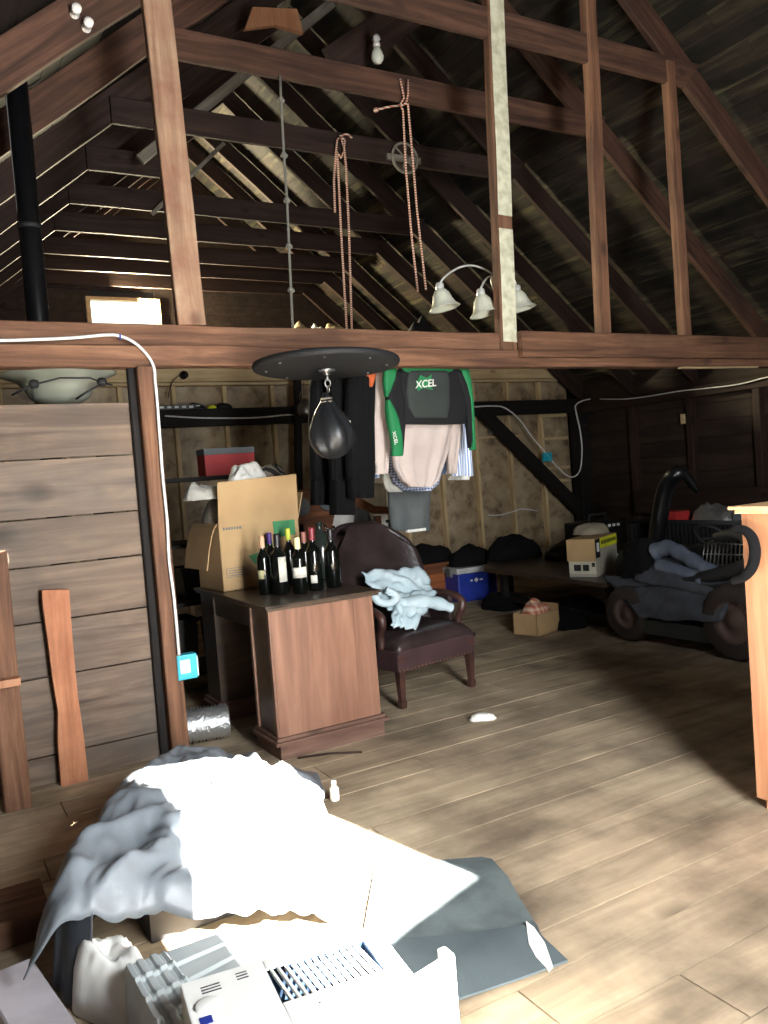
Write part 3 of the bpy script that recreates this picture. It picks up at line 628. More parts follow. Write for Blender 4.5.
# ------------------------------------------------------------------ speed bag
pc = Vector((2.235, 4.42, 2.255)); t = thing('speed_bag_platform', 'black round speed bag platform fixed to the front of the tie beam', 'speed bag platform', pc)
Rr = Matrix.Rotation(.03, 3, 'Y') @ Matrix.Rotation(-.03, 3, 'X')
mb = MB(); mb.lathe([(.0, 0), (.42, 0), (.435, .006), (.44, .02), (.435, .036), (.42, .042), (0, .042)], pc, 64, Rr); mb.build('disc', BLACK, t)
mb = MB()
for k in range(8):
    a = k * PI / 4 + .3; mb.lathe([(0, -.006), (.008, -.004), (.009, .002), (0, .002)], pc + Rr @ Vector((.36 * math.cos(a), .36 * math.sin(a), 0)), 8)
mb.build('bolt', STEEL, t)
mb = MB(); mb.b2((2.05, 4.4, 2.30), (2.11, 4.875, 2.34), .004); mb.b2((2.41, 4.4, 2.30), (2.47, 4.875, 2.34), .004); mb.build('bracket', BLACK, t)
s0 = pc + Vector((0, 0, -.005)); t2 = thing('speed_bag', 'black leather speed bag hanging under the round platform', 'speed bag', s0)
mb = MB(); mb.lathe([(0, 0), (.05, 0), (.05, -.012), (.02, -.02), (.02, -.035), (0, -.035)], s0, 16); mb.tube([s0 + Vector((0, 0, -.03)), s0 + Vector((0, 0, -.07))], .008)
mb.tube([s0 + Vector((.018 * math.cos(a), 0, -.085 + .022 * math.sin(a))) for a in [i * PI / 8 for i in range(16)]], .005, 6, closed=True)
mb.tube([s0 + Vector((0, .014 * math.cos(a), -.12 + .02 * math.sin(a))) for a in [i * PI / 8 for i in range(16)]], .004, 6, closed=True); mb.build('swivel', STEEL, t2)
bt = s0 + Vector((-.02, 0, -.14)); Rb = Matrix.Rotation(-.06, 3, 'Y')
fold = lambda a, z: 1 + .07 * math.sin(5 * a + z * 9) + .045 * math.sin(9 * a + z * 14)
mb = MB(); mb.lathe([(.012, .0), (.026, -.03), (.042, -.06), (.070, -.10), (.100, -.15), (.124, -.20), (.137, -.25), (.132, -.30), (.108, -.345), (.07, -.378), (.03, -.394), (.0, -.397)], bt, 40, Rb, fold=fold); mb.build('bladder', BLKLEATH, t2)
mb = MB()
for z in (-.03, -.05, -.07, -.09): mb.lathe([(.026 - z * .25, z), (.03 - z * .25, z - .006), (.026 - z * .25, z - .012)], bt, 16, Rb, cap=False)
mb.build('lacing', GREYW, t2)
mb = MB(); mb.box(bt + Vector((.105, -.06, -.2)), (.03, .02, .05), Matrix.Rotation(.5, 3, 'Z'), .004); mb.build('logo_patch', WHITECL, t2)

# ------------------------------------------------------------------ hanging clothes
def garment(y, rows, mat, parent, name, nf=5, famp=.012, seed=0, n=40, logo=None):
    """rows: (px_left, px_right, py, half depth) traced in the hanging plane at depth y"""
    rings = []
    RR = []
    for i in range(len(rows) - 1):
        for k in range(4):
            s = k / 4; RR.append([rows[i][j] * (1 - s) + rows[i + 1][j] * s for j in range(4)])
    RR.append(list(rows[-1]))
    for i, (l, r_, py, d) in enumerate(RR):
        a = A(l, py, 1, y); b = A(r_, py, 1, y); c = (a + b) / 2; hw = (b.x - a.x) / 2; ring = []
        v = i / len(RR)
        for j in range(n):
            th = 2 * PI * j / n; cx = math.cos(th); sy = math.sin(th)
            xx = math.copysign(abs(cx) ** .8, cx)
            fo = famp * (0.25 + v) * math.sin(nf * xx * 3 + seed + v * 1.2) + famp * .5 * noise.noise((xx * 3 + seed, v * 3, seed))
            ring.append(Vector((c.x + hw * xx, y + math.copysign(abs(sy) ** .6, sy) * d + fo, a.z * (1 - (xx + 1) / 2) + b.z * (xx + 1) / 2)))
        rings.append(ring)
    mb = MB(); mb.rings(rings); return mb.build(name, mat, parent)
def hanger(x, y, z, parent, w=.2):
    mb = MB(); mb.tube([(x - w, y, z - .12), (x, y, z - .03), (x + w, y, z - .12)], .006, 6); mb.tube([(x, y, z + .02), (3.5, y, z + .016)], .004, 6)
    mb.tube([(x, y, z - .03), (x, y, z + .02)] + [(x, y + .03 * math.sin(a), z + .05 - .03 * math.cos(a)) for a in [k * PI / 5 for k in range(7)]], .003, 6); mb.build('hanger', STEEL, parent)
ZR = 2.50
for (x, lab) in ((3.5, 'dark metal clothes rod behind the tie beam holding the shirts'), (2.95, 'dark metal clothes rod behind the tie beam holding the black coats')):
    mb = MB(); mb.tube([(x, 5.05, ZR), (x, 6.07, ZR)], .015, 10); mb.tube([(x, 6.07, ZR), (x, 6.07, 3.0), (x, 6.07, ZR)][:1] + [(x, 6.08, ZR)], .015, 6); tag(mb.build('clothes_rod', STEEL), lab, 'rod')
# wetsuit top
yW = 5.16; t = thing('wetsuit_top', 'black and green neoprene wetsuit top hanging in front of the shirts', 'wetsuit', (3.5, yW, 1.5))
garment(yW, [(400, 455, 366, .05), (393, 466, 378, .05), (394, 468, 390, .055), (396, 470, 400, .055), (398, 466, 412, .055), (402, 464, 424, .055)], NEOB, t, 'torso', nf=1, famp=.006)
garment(yW - .045, [(409, 447, 371, .02), (407, 449, 380, .025), (406, 449, 395, .03), (408, 449, 407, .025), (414, 447, 418, .015)], NEOD, t, 'chest_panel', nf=1, famp=.002)
garment(yW - .01, [(386, 402, 371, .035), (386, 400, 385, .045), (386, 404, 400, .045), (388, 405, 415, .04), (391, 404, 430, .035), (394, 403, 444, .03), (395, 402, 455, .03)], NEOB, t, 'sleeve', nf=1, famp=.004, seed=1)
garment(yW - .01, [(454, 468, 371, .035), (458, 470, 385, .045), (462, 471, 400, .04), (465, 472, 415, .035), (467, 473, 432, .03), (469, 474, 448, .03)], NEOB, t, 'sleeve', nf=1, famp=.004, seed=2)
garment(yW - .03, [(384, 396, 369, .03), (383, 394, 380, .035), (384, 390, 390, .03), (385, 387, 397, .02)], NEOG, t, 'green_shoulder', nf=1, famp=.002)
garment(yW - .03, [(386, 389, 400, .025), (386, 394, 410, .04), (387, 398, 420, .04), (390, 401, 435, .035), (392, 402, 448, .032), (391, 402, 456, .03)], NEOG, t, 'green_forearm', nf=1, famp=.002)
garment(yW - .02, [(458, 468, 369, .03), (463, 470, 382, .04), (468, 472, 400, .035), (470, 473, 420, .03), (471, 474, 440, .03), (470, 475, 450, .03)], NEOG, t, 'green_sleeve_stripe', nf=1, famp=.002)
garment(yW - .04, [(400, 455, 367, .02), (404, 452, 371, .02), (412, 444, 374, .015)], NEOG, t, 'green_collar', nf=1, famp=.002)
def face_at(px, py, y, tilt=0.0): return Matrix.Translation(A(px, py, 1, y)) @ Matrix.Rotation(PI / 2, 4, 'X') @ Matrix.Rotation(tilt, 4, 'Z')
mb = MB(); q = [A(a, b, 1, 5.08) for a, b in ((416, 383), (420, 375), (427, 378), (432, 374), (430, 384), (433, 390), (424, 388), (418, 391))]; mb.prism([(p.x, p.z) for p in q], 1, 5.078, 5.083); mb.build('green_emblem', NEOG, t)
text_mesh('XCEL', .075, WHITECL, 'chest_lettering', t, face_at(425.5, 384, 5.072, .08), shear=.2)
text_mesh('XCEL', .04, WHITECL, 'sleeve_lettering', t, Matrix.Translation(A(395, 438, 1, yW - .075)) @ Matrix.Rotation(PI / 2, 4, 'X') @ Matrix.Rotation(-PI / 2 + .15, 4, 'Z'))
hanger(3.42, yW, ZR, t)
# pink shirt
t = thing('pink_shirt', 'pale pink button shirt hanging right behind the wetsuit top', 'shirt', (3.4, 5.34, 1.4)); y_ = 5.34
garment(y_, [(392, 455, 368, .05), (388, 462, 385, .06), (392, 455, 420, .06), (391, 448, 450, .06), (393, 442, 468, .06), (400, 438, 480, .055), (408, 430, 487, .05)], PINK, t, 'body', nf=4, famp=.022, seed=3)
garment(y_ - .02, [(375, 392, 372, .05), (374, 391, 390, .05), (373, 392, 410, .05), (370, 390, 430, .045), (372, 388, 450, .04), (375, 387, 468, .035), (375, 386, 474, .035)], PINK, t, 'sleeve', nf=2, famp=.012, seed=4)
garment(y_ + .01, [(452, 462, 372, .05), (450, 462, 400, .045), (448, 460, 430, .04), (448, 456, 460, .035), (449, 455, 474, .035)], PINK, t, 'sleeve', nf=2, famp=.01, seed=5)
hanger(3.55, y_, ZR, t)
t = thing('striped_shirt', 'blue and white striped shirt with its sleeve right of the pink shirt', 'shirt', (3.7, 5.5, 1.4)); y_ = 5.48
garment(y_, [(405, 460, 370, .05), (440, 464, 400, .05), (440, 462, 430, .05), (442, 460, 460, .045), (444, 458, 474, .04)], BLUES, t, 'body', nf=4, famp=.014, seed=6)
garment(y_ - .03, [(455, 466, 375, .04), (456, 470, 400, .045), (455, 471, 425, .045), (454, 471, 450, .04), (453, 473, 468, .035), (454, 474, 476, .03)], BLUES, t, 'sleeve', nf=2, famp=.012, seed=7)
garment(y_ - .03, [(371, 378, 385, .03), (372, 379, 410, .03), (372, 381, 425, .03)], BLUES, t, 'far_sleeve', nf=2, famp=.008, seed=8)
hanger(3.7, y_, ZR, t)
t = thing('checked_shirt', 'blue checked shirt whose sleeve and hem show behind the pink shirt', 'shirt', (3.3, 5.62, 1.3)); y_ = 5.62
garment(y_, [(380, 450, 372, .05), (380, 450, 400, .05), (383, 448, 440, .05), (388, 442, 470, .05), (395, 438, 484, .045), (405, 430, 491, .04)], CHECK, t, 'body', nf=3, famp=.014, seed=9)
garment(y_ - .02, [(373, 381, 400, .03), (370, 380, 430, .03), (368, 379, 455, .03), (369, 378, 478, .025)], CHECK, t, 'sleeve', nf=2, famp=.01, seed=10)
hanger(3.62, y_, ZR, t)
t = thing('white_cuffed_shirt', 'white shirt with cuffs showing below the pink and striped shirts', 'shirt', (3.6, 5.78, 1.3)); y_ = 5.78
garment(y_, [(390, 465, 372, .04), (392, 462, 440, .04), (396, 455, 470, .04)], WHITECL, t, 'body', nf=3, famp=.012, seed=11)
garment(y_ - .02, [(384, 394, 455, .03), (383, 397, 478, .035), (386, 398, 488, .03), (390, 402, 492, .02)], WHITECL, t, 'cuff', nf=2, famp=.02, seed=12)
garment(y_ - .02, [(455, 468, 455, .03), (452, 470, 474, .035), (450, 470, 480, .03)], WHITECL, t, 'cuff', nf=2, famp=.02, seed=13)
hanger(3.7, y_, ZR, t)
t = thing('grey_trousers', 'dark grey trousers hanging folded below the shirts', 'trousers', (3.5, 5.95, 1.2)); y_ = 5.95
garment(y_, [(388, 432, 470, .04), (388, 431, 488, .04), (389, 430, 505, .045), (390, 430, 520, .045), (392, 430, 531, .04)], PANTS, t, 'legs', nf=2, famp=.012, seed=14)
mb = MB(); a_ = A(405, 531, 1, 5.93); b_ = A(424, 533, 1, 5.93); mb.b2((a_.x, 5.89, a_.z - .015), (b_.x, 5.93, a_.z + .01), .004); mb.build('hem_lining', WHITECL, t)
mb = MB(); mb.tube([(3.5, 5.95, 1.6), (3.5, 5.95, ZR + .01)], .006); mb.build('hanger', STEEL, t)
# black coats
for i, (l, r_, y_, bot, lab) in enumerate(((331, 352, 5.5, 515, 'black coat hanging directly behind the speed bag'), (348, 372, 5.35, 498, 'long black jacket hanging between the speed bag and the pink shirt'), (312, 338, 5.75, 505, 'dark grey coat hanging furthest left behind the speed bag'))):
    cx = (A(l, 400, 1, y_).x + A(r_, 400, 1, y_).x) / 2; t = thing('black_coat', lab, 'coat', (cx, y_, 1.4))
    garment(y_, [(l + 2, r_ + 0, 366, .06), (l - 2, r_ + 2, 380, .08), (l, r_, 420, .09), (l - 1, r_ + 1, 460, .09), (l, r_, bot, .08)], BLKCLOTH, t, 'body', nf=4, famp=.02, seed=20 + i)
    garment(y_ - .07, [(l - 1, l + 9, 378, .05), (l - 2, l + 9, 420, .05), (l - 1, l + 8, 455, .045), (l, l + 8, 480, .04)], BLKCLOTH, t, 'sleeve', nf=2, famp=.012, seed=30 + i)
    mb = MB(); mb.tube([(cx, y_, 2.3), (cx, y_, ZR), (2.95, y_, ZR + .02)], .005); mb.build('hanger', STEEL, t)
t = thing('orange_garment', 'small piece of orange cloth hanging left of the wetsuit top', 'cloth', (3.05, 5.25, 2.2))
garment(5.28, [(366, 377, 366, .02), (366, 375, 378, .02), (367, 372, 387, .015)], plain('rust_orange_cloth', srgb(190, 92, 48), .9), t, 'cloth', nf=2, famp=.006)

# ------------------------------------------------------------------ desk
DX0, DX1, DY0, DY1, DZ = 1.71, 2.47, 4.38, 5.74, .90
t = thing('desk', 'brown pedestal desk with dark top and plinth carrying the bottles and box', 'desk', ((DX0 + DX1) / 2, (DY0 + DY1) / 2, 0))
mb = MB(); mb.b2((DX0 - .0, DY0 - .0, DZ - .018), (DX1 + .0, DY1, DZ), .006); mb.b2((DX0 + .012, DY0 + .012, DZ - .034), (DX1 - .012, DY1 - .01, DZ - .018), .004); mb.build('top', DESKD, t)
mb = MB(); mb.b2((DX0 + .04, DY0 + .035, .13), (DX1 - .05, DY0 + .055, DZ - .034)); mb.build('end_panel', DESKM, t)
mb = MB()
for (ya, yb) in ((DY0 + .055, DY0 + .36), (DY1 - .3, DY1 - .03)): mb.b2((DX0 + .04, ya, .13), (DX1 - .05, yb, DZ - .034))
mb.b2((DX0 + .05, DY0 + .3, DZ - .17), (DX1 - .05, DY1 - .3, DZ - .034)); mb.b2((DX1 - .09, DY0 + .3, .2), (DX1 - .07, DY1 - .3, DZ - .17)); mb.build('carcass', DESKD, t)
mb = MB(); mb.b2((DX0 + .028, DY0 + .04, .12), (DX0 + .045, DY0 + .075, DZ - .04), .003); mb.b2((DX0 + .028, DY0 + .335, .12), (DX0 + .045, DY0 + .365, DZ - .04), .003); mb.build('edge_strip', DESKM, t)
PLW = wood('plinth_wood', srgb(74, 52, 42), srgb(98, 72, 60), srgb(118, 92, 78), var=.05)
for (ya, yb) in ((DY0 + .02, DY0 + .38), (DY1 - .32, DY1 - .01)):
    mb = MB(); mb.b2((DX0 + .015, ya, .105), (DX1 - .025, yb, .13), .006); mb.b2((DX0 + .0, ya - .015, .085), (DX1 - .01, yb, .108), .006); mb.b2((DX0 + .03, ya, 0.0), (DX1 - .04, yb, .085), .003); mb.build('plinth', PLW, t)
# cardboard box
fr = A(222, 591, 2, DZ); bx = Vector((1.775, 5.27, DZ)); rz = .08
t = thing('cardboard_box', 'tall open brown cardboard box with green printing standing on the desk', 'box', bx, rz)
L_ = lambda mb, name, mat, p=None: mb.build(name, mat, p or t, world=False)
bw, bd, bh = .60, .40, A(214, 527, 1, 5.27).z - DZ
mb = MB(); th = .006
mb.b2((0, 0, .002), (bw, th, bh)); mb.b2((0, bd - th, .002), (bw, bd, bh)); mb.b2((0, 0, .002), (th, bd, bh)); mb.b2((bw - th, 0, .002), (bw, bd, bh)); mb.b2((0, 0, .002), (bw, bd, .01)); L_(mb, 'carton', CARD)
mb = MB(); mb.grid(lambda u, v: (u * bw * 1.0 + (.5 - u) * v * .01, -.004 - v * .03 - .01 * math.sin(u * PI * 2) * v, bh + v * .29 + .02 * u * v), 14, 6, .006, smooth=False); L_(mb, 'flap', CARD)
mb = MB(); mb.grid(lambda u, v: (-.006 - v * .10, u * bd, bh + .02 - v * .04 - .26 * v * v), 8, 4, .006, smooth=False); L_(mb, 'flap', CARD)
mb = MB(); mb.grid(lambda u, v: (bw + .004 + v * .05, u * bd, bh + v * .18), 8, 4, .006, smooth=False); L_(mb, 'flap', CARD)
mb = MB(); mb.prism([(.40, bh - .005), (.57, bh - .005), (.57, bh - .11), (.405, bh - .12)], 1, -.003, .001); mb.prism([(.2, .22), (.3, .24), (.30, .31), (.38, .33), (.40, .14), (.3, .12), (.24, .16)], 1, -.003, .001); L_(mb, 'green_print', GREENP)
mb = MB()
for k in range(7): mb.b2((.03 + k * .02, -.003, bh - .03), (.042 + k * .02, .001, bh - .012))
mb.b2((.03, -.003, .09), (.2, .001, .093)); mb.b2((.03, -.003, .15), (.2, .001, .153)); mb.b2((.03, -.003, .09), (.033, .001, .153)); mb.b2((.197, -.003, .09), (.2, .001, .153))
for k in range(3): mb.b2((.045, -.003, .1 + k * .016), (.185, .001, .105 + k * .016))
L_(mb, 'dark_print', GREYP)
topz = DZ + bh
o = crumple('folded_clothes', (2.05, 5.52, topz - .1), .58, .36, .44, GREYK, 'grey knitted clothes piled in the top of the cardboard box', 'clothes', 3, 24, .1)
o = crumple('white_rag', (2.06, 5.42, topz + .24), .34, .2, .17, WHITECL, 'white rag lying on the clothes in the cardboard box', 'rag', 9, 20, .5, amp=.9)
o = crumple('grey_scarf', (1.74, 5.44, topz + .18), .26, .16, .13, plain('light_grey_fleece', srgb(170, 168, 160), .95, bump=.6, bscale=40), 'light grey fleece rag spilling over the left corner of the box', 'rag', 15, 18, .2, amp=.9)
o = crumple('striped_cloth', (2.28, 5.48, topz + .20), .30, .2, .2, stripes('black_grey_striped_cloth', srgb(28, 26, 24), srgb(120, 110, 96), 5, 'DIAGONAL'), 'black and grey striped cloth on the right of the box top', 'cloth', 5, 18, .5, amp=.6)
# red grey box behind
p = A(206, 474, 1, 6.4); t = thing('red_grey_box', 'red box with grey top edge standing behind the cardboard box', 'box', (p.x + .18, 6.5, 0))
mb = MB(); mb.b2((p.x, 6.4, p.z - .02), (p.x + .42, 6.6, p.z + .15), .003); mb.build('red_body', REDP, t); mb = MB(); mb.b2((p.x - .003, 6.397, p.z + .15), (p.x + .424, 6.6, p.z + .20), .003); mb.build('grey_lid', GREYP, t)
# dark shelf carrying it
shz = p.z - .02
t = thing('dark_shelf_unit', 'tall dark shelf unit in the gloom between partition and desk', 'shelf unit', (1.95, 6.55, 0))
for xx in (1.28, 2.55): mb = MB(); mb.b2((xx, 6.25, 0), (xx + .04, 6.8, shz - .03), .004); mb.build('side_panel', BLKW, t)
for zz in (.15, .7, 1.15, shz - .03): mb = MB(); mb.b2((1.28, 6.25, zz), (2.59, 6.8, zz + .03), .003); mb.build('shelf', BLKW, t)
for (a_, b_, z_, w_, h_, lab, nm, mt) in ((1.42, 6.4, .73, .3, .32, 'dark grey plastic tub on the middle of the dark shelf unit', 'storage_tub', GREYP), (1.85, 6.4, .73, .4, .25, 'black toolbox beside the grey tub on the dark shelf unit', 'toolbox', BLACKG), (1.45, 6.4, .18, .45, .4, 'black plastic crate on the bottom of the dark shelf unit', 'crate', BLACK), (2.05, 6.4, .18, .4, .36, 'dark brown carton on the bottom of the dark shelf unit', 'carton', BLKW)):
    mb = MB(); mb.prism([(a_, z_), (a_ + w_, z_), (a_ + w_ + .02, z_ + h_), (a_ - .02, z_ + h_)], 1, b_, b_ + .3); mb.b2((a_ - .03, b_ - .01, z_ + h_ - .03), (a_ + w_ + .03, b_ + .31, z_ + h_), .004); mb.b2((a_ + w_ * .35, b_ - .02, z_ + h_ * .6), (a_ + w_ * .65, b_, z_ + h_ * .7), .003); tag(mb.build(nm, mt), lab, nm.split('_')[-1])
o = crumple('plastic_bag', (1.5, 6.45, shz), .42, .4, .42, FILM, 'cloudy plastic bag heaped on the left of the dark shelf unit', 'bag', 31, 20, amp=.8)

# ------------------------------------------------------------------ bottles
def bottle_parts(label_mat, capmat, lab, name='wine_bottle', loc=(0, 0, 0), h=.36, r=.044, lz=(.09, .17), la=(-2.6, -.9), group='wine bottles on the desk', shoulder=.6):
    t = thing(name, lab, 'bottle', loc, 0, group)
    s = h; mb = MB(); sh = shoulder
    mb.lathe([(r * .9, 0), (r, .006), (r, s * sh), (r * .93, s * (sh + .05)), (r * .7, s * (sh + .1)), (r * .42, s * (sh + .15)), (r * .36, s * .8), (r * .35, s * .96), (r * .4, s * .965), (r * .4, s * .985), (r * .33, s)], (0, 0, .001), 24); mb.build('glass', GLASSG, t, world=False)
    mb = MB(); mb.lathe([(r * .38, s * .80), (r * .4, s * .81), (r * .42, s * .985), (r * .36, s + .004), (0, s + .005)], (0, 0, .001), 16, cap=False); mb.build('foil_capsule', capmat, t, world=False)
    if label_mat:
        def f(u, v):
            a = la[0] + (la[1] - la[0]) * u; return ((r + .0012) * math.cos(a), (r + .0012) * math.sin(a), lz[0] + (lz[1] - lz[0]) * v)
        mb = MB(); mb.grid(f, 12, 1, .0008); mb.build('paper_label', label_mat, t, world=False)
    return t
CAPY = plain('cream_foil', srgb(220, 208, 158), .5); CAPP = plain('purple_foil', srgb(74, 42, 120), .4); CAPR = plain('dark_red_foil', srgb(120, 40, 48), .4); CAPB = plain('black_foil', srgb(30, 26, 28), .4); CAPO = plain('rose_foil', srgb(170, 110, 96), .5); CAPG = plain('lime_cap', srgb(206, 214, 70), .5); CAPT = plain('tan_cork', srgb(206, 160, 130), .8)
CREAML = plain('cream_label', srgb(196, 188, 142), .7)
PR = (-2.9, -1.1)
bs = [((266, 596), CREAML, CAPT, 'dark wine bottle with small cream label and tan top, leftmost', (.10, .155), (-3.0, -2.0), .365, .042),
      ((273, 588), None, CAPP, 'dark wine bottle with purple foil behind the leftmost bottles', 0, 0, .36, .042),
      ((281, 596), LABELW, CAPB, 'wide-bodied wine bottle with the tall white label', (.08, .235), (-2.0, -.9), .375, .053),
      ((292, 587), None, CAPG, 'wine bottle with white and lime cap behind the white-labelled one', 0, 0, .38, .042),
      ((301, 595), LABELW, CAPY, 'wine bottle with yellow cream foil and broad white band label', (.10, .165), (-2.9, -.7), .345, .047),
      ((307, 585), None, CAPO, 'wine bottle with rose cork top behind the cream foil bottle', 0, 0, .345, .042),
      ((316, 592), LABELW, CAPR, 'wine bottle with dark red foil and small square label', (.05, .10), (-2.6, -1.7), .395, .047),
      ((334, 589), None, CAPB, 'plain black wine bottle at the right end of the row', 0, 0, .375, .05)]
for (q, lm, cm, lab, lz, la, h, r) in bs: bottle_parts(lm, cm, lab, loc=A(q[0], q[1] - 2, 2, DZ + .001), h=h, r=r, lz=lz or (.1, .2), la=la or (-2, -1))
p = A(323, 578, 2, DZ + .001); t = thing('glass_jug', 'big dark glass jug with finger handle among the wine bottles', 'jug', p)
mb = MB(); mb.lathe([(.085, 0), (.095, .01), (.095, .2), (.085, .26), (.05, .31), (.022, .34), (.02, .385), (.025, .39), (.025, .40), (0, .40)], p, 28); mb.build('glass', plain('smoky_green_glass', srgb(40, 46, 42), .15), t)
mb = MB(); mb.tube([p + Vector((.02 + .035 * math.sin(a), 0, .345 - .035 * math.cos(a))) for a in [k * PI / 7 for k in range(8)]], .007, 8); mb.build('handle', GLASSG, t)
mb = MB(); mb.b2((p.x + .05, p.y - .09, .12 + DZ), (p.x + .056, p.y - .02, .24 + DZ)); mb.build('paper_label', LABELW, t)

# ------------------------------------------------------------------ leather chair
cl, cr = Vector((2.80, 4.80, 0)), Vector((3.47, 4.91, 0)); rz = math.atan2(cr.y - cl.y, cr.x - cl.x); cc = (cl + cr) / 2
t = thing('leather_armchair', 'dark brown leather office armchair with carved wooden arms beside the desk', 'chair', cc, rz)
CW = plain('dark_mahogany', srgb(70, 44, 38), .4, col2=srgb(50, 30, 26))
for (x, y, dx, dy) in ((-.335, .0, 0, 0), (.335, .0, 0, 0), (-.30, .66, -.02, .1), (.30, .66, .02, .1)):
    mb = MB(); rg = []
    for (s, hw) in ((0, .020), (.03, .024), (.05, .024), (.055, .018), (.2, .024), (.36, .032)):
        cx_ = x + dx * (1 - s / .36); cy_ = y + dy * (1 - s / .36); rg.append([Vector((cx_ + a * hw, cy_ + b * hw, s)) for a, b in ((-1, -1), (1, -1), (1, 1), (-1, 1))])
    mb.rings(rg, smooth=False); L_(mb, 'leg', CW, t)
mb = MB(); mb.b2((-.37, -.03, .25), (.37, .68, .40), .015); L_(mb, 'seat_rail', plain('leather_covered_rail', srgb(62, 42, 44), .5, col2=srgb(50, 34, 36)), t)
mb = MB()
def cush(u, v):
    a = u * 2 - 1; b = v * 2 - 1; e = (1 - abs(a) ** 6) * (1 - abs(b) ** 6)
    return (a * .37, .30 + b * .34, .40 + .10 * max(e, 0) ** .5 + .012 * (1 - a * a) * (1 - b * b) + .004 * noise.noise((a * 4, b * 4, 1)))
mb.grid(cush, 24, 24, .03); L_(mb, 'seat_cushion', LEATHER, t)
# back: gently curved, wide rounded top with wings
def back(u, v):
    a = u * 2 - 1; z = .42 + v * .80
    hw = .40 + .05 * math.sin(v * PI) ; x = a * hw * (1 if v < .8 else math.sqrt(max(0, 1 - ((v - .8) / .2) ** 2 * .35)))
    yb = .60 + .20 * v - .15 * abs(a) ** 3 * (1 - .3 * v)
    zz = z - (.10 * abs(a) ** 3 if v > .5 else 0) * ((v - .5) / .5 if v > .5 else 0)
    return (x, yb - .03 * (1 - a * a) * math.sin(v * PI), zz)
mb = MB(); mb.grid(back, 26, 22, -.09); L_(mb, 'backrest', LEATHER, t)
mb = MB(); mb.tube([Vector(back(0, k / 14)) + Vector((0, .02, 0)) for k in range(15)] + [Vector(back(k / 14, 1)) + Vector((0, .02, 0)) for k in range(1, 15)] + [Vector(back(1, 1 - k / 14)) + Vector((0, .02, 0)) for k in range(1, 15)], .028, 10); L_(mb, 'back_roll', LEATHER, t)
for s in (-1, 1):
    x = s * .37; mb = MB(); mb.tube(smooth_pts([Vector((x, .62, .66)), Vector((x * 1.04, .4, .67)), Vector((x * 1.05, .2, .665)), Vector((x * 1.05, .1, .63)), Vector((x * 1.04, .09, .57)), Vector((x * 1.02, .13, .50)), Vector((x, .14, .40))], 4), .028, 10); ar = L_(mb, 'arm', CW, t)
    mb = MB(); mb.box((x, .42, .54), (.05, .46, .24), None, .015); L_(mb, 'arm_panel', LEATHER, t)
mb = MB()
for k in range(22):
    mb.lathe([(0, .004), (.005, .003), (.006, 0)], Vector((-.36 + k * .0343, -.031, .265)), 6, Matrix.Rotation(PI / 2, 3, 'X'))
L_(mb, 'nail_trim', plain('brass_nail', srgb(150, 116, 70), .4, .8), t)
# pale jeans over left arm and seat
Mx = wm(t)
t = thing('pale_blue_jeans', 'pale blue jeans thrown over the arm and seat of the leather chair', 'jeans', Mx @ Vector((0, .1, .5)))
def cloth_patch(cs, nu, nv, seed, amp, nrm):
    a, b, c, d = cs
    def f(u, v):
        p = (a.lerp(b, u)).lerp(d.lerp(c, u), v); e = max(0, math.sin(PI * u) * math.sin(PI * v)) ** .4
        q = noise.noise((u * 3 + seed, v * 3, seed)) + .7 * (1 - 2 * abs(noise.noise((u * 4.5 + seed, v * 3.5 + seed, 3))))
        ww = Vector((.03 * noise.noise((u * 5, v * 5, seed + 4)), 0, .03 * noise.noise((u * 5, v * 5, seed + 9))))
        return p + nrm * (amp * q + amp * 1.2 * e) + ww
    mb = MB(); mb.grid(f, nu, nv, .014); return mb
nr = Vector((-.3, -.5, .8)).normalized()
mb = cloth_patch((A(361, 575, 1, 5.22), A(424, 571, 1, 5.36), A(437, 606, 1, 5.14), A(388, 612, 1, 5.0)), 40, 30, 3, .035, nr); mb.build('cloth', DENIM, t)
mb = cloth_patch((A(398, 596, 1, 5.08), A(436, 594, 1, 5.14), A(414, 630, 1, 4.90), A(390, 628, 1, 4.88)), 30, 24, 8, .03, nr); mb.build('hanging_leg', DENIM, t)
lg = smooth_pts([A(400, 606, 1, 5.0), A(418, 602, 1, 5.02), A(436, 603, 1, 5.04), A(451, 608, 1, 5.04)], 5)
mb = MB(); mb.tube(lg, [.052 + .006 * math.sin(k * 1.3) - .02 * (k / len(lg)) ** 3 for k in range(len(lg))], 16); mb.build('rolled_leg', DENIM, t)
lg = smooth_pts([A(372, 590, 1, 4.98), A(378, 601, 1, 4.95), A(390, 603, 1, 4.95), A(396, 596, 1, 4.97), A(386, 590, 1, 4.98)], 5)
mb = MB(); mb.tube(lg, .028, 12); mb.build('waistband', DENIM, t)

# ------------------------------------------------------------------ furniture and boxes behind
yh = 7.0; t = thing('carved_headboard', 'curved brown wooden headboard with round hollows behind the chair', 'headboard', (3.6, yh, 0))
q = [A(a, b, 1, yh) for a, b in ((286, 494), (300, 490), (330, 487), (345, 490), (360, 498), (375, 506), (392, 507), (392, 514), (375, 514), (360, 508), (345, 500), (335, 512), (330, 540), (286, 545))]
BRN = wood('brown_furniture_wood', srgb(70, 42, 28), srgb(104, 64, 42), srgb(130, 84, 56), var=.05, rough=.45)
mb = MB(); mb.prism([(p.x, p.z) for p in q], 1, yh, yh + .05); mb.build('panel', BRN, t)
for (a, b) in ((302, 507), (327, 502)):
    c = A(a, b, 1, yh - .01); mb = MB(); mb.lathe([(.075, -.012), (.085, 0), (.075, .012)], c, 24, Matrix.Rotation(PI / 2, 3, 'X')); mb.build('round_hollow', GREYP, t)
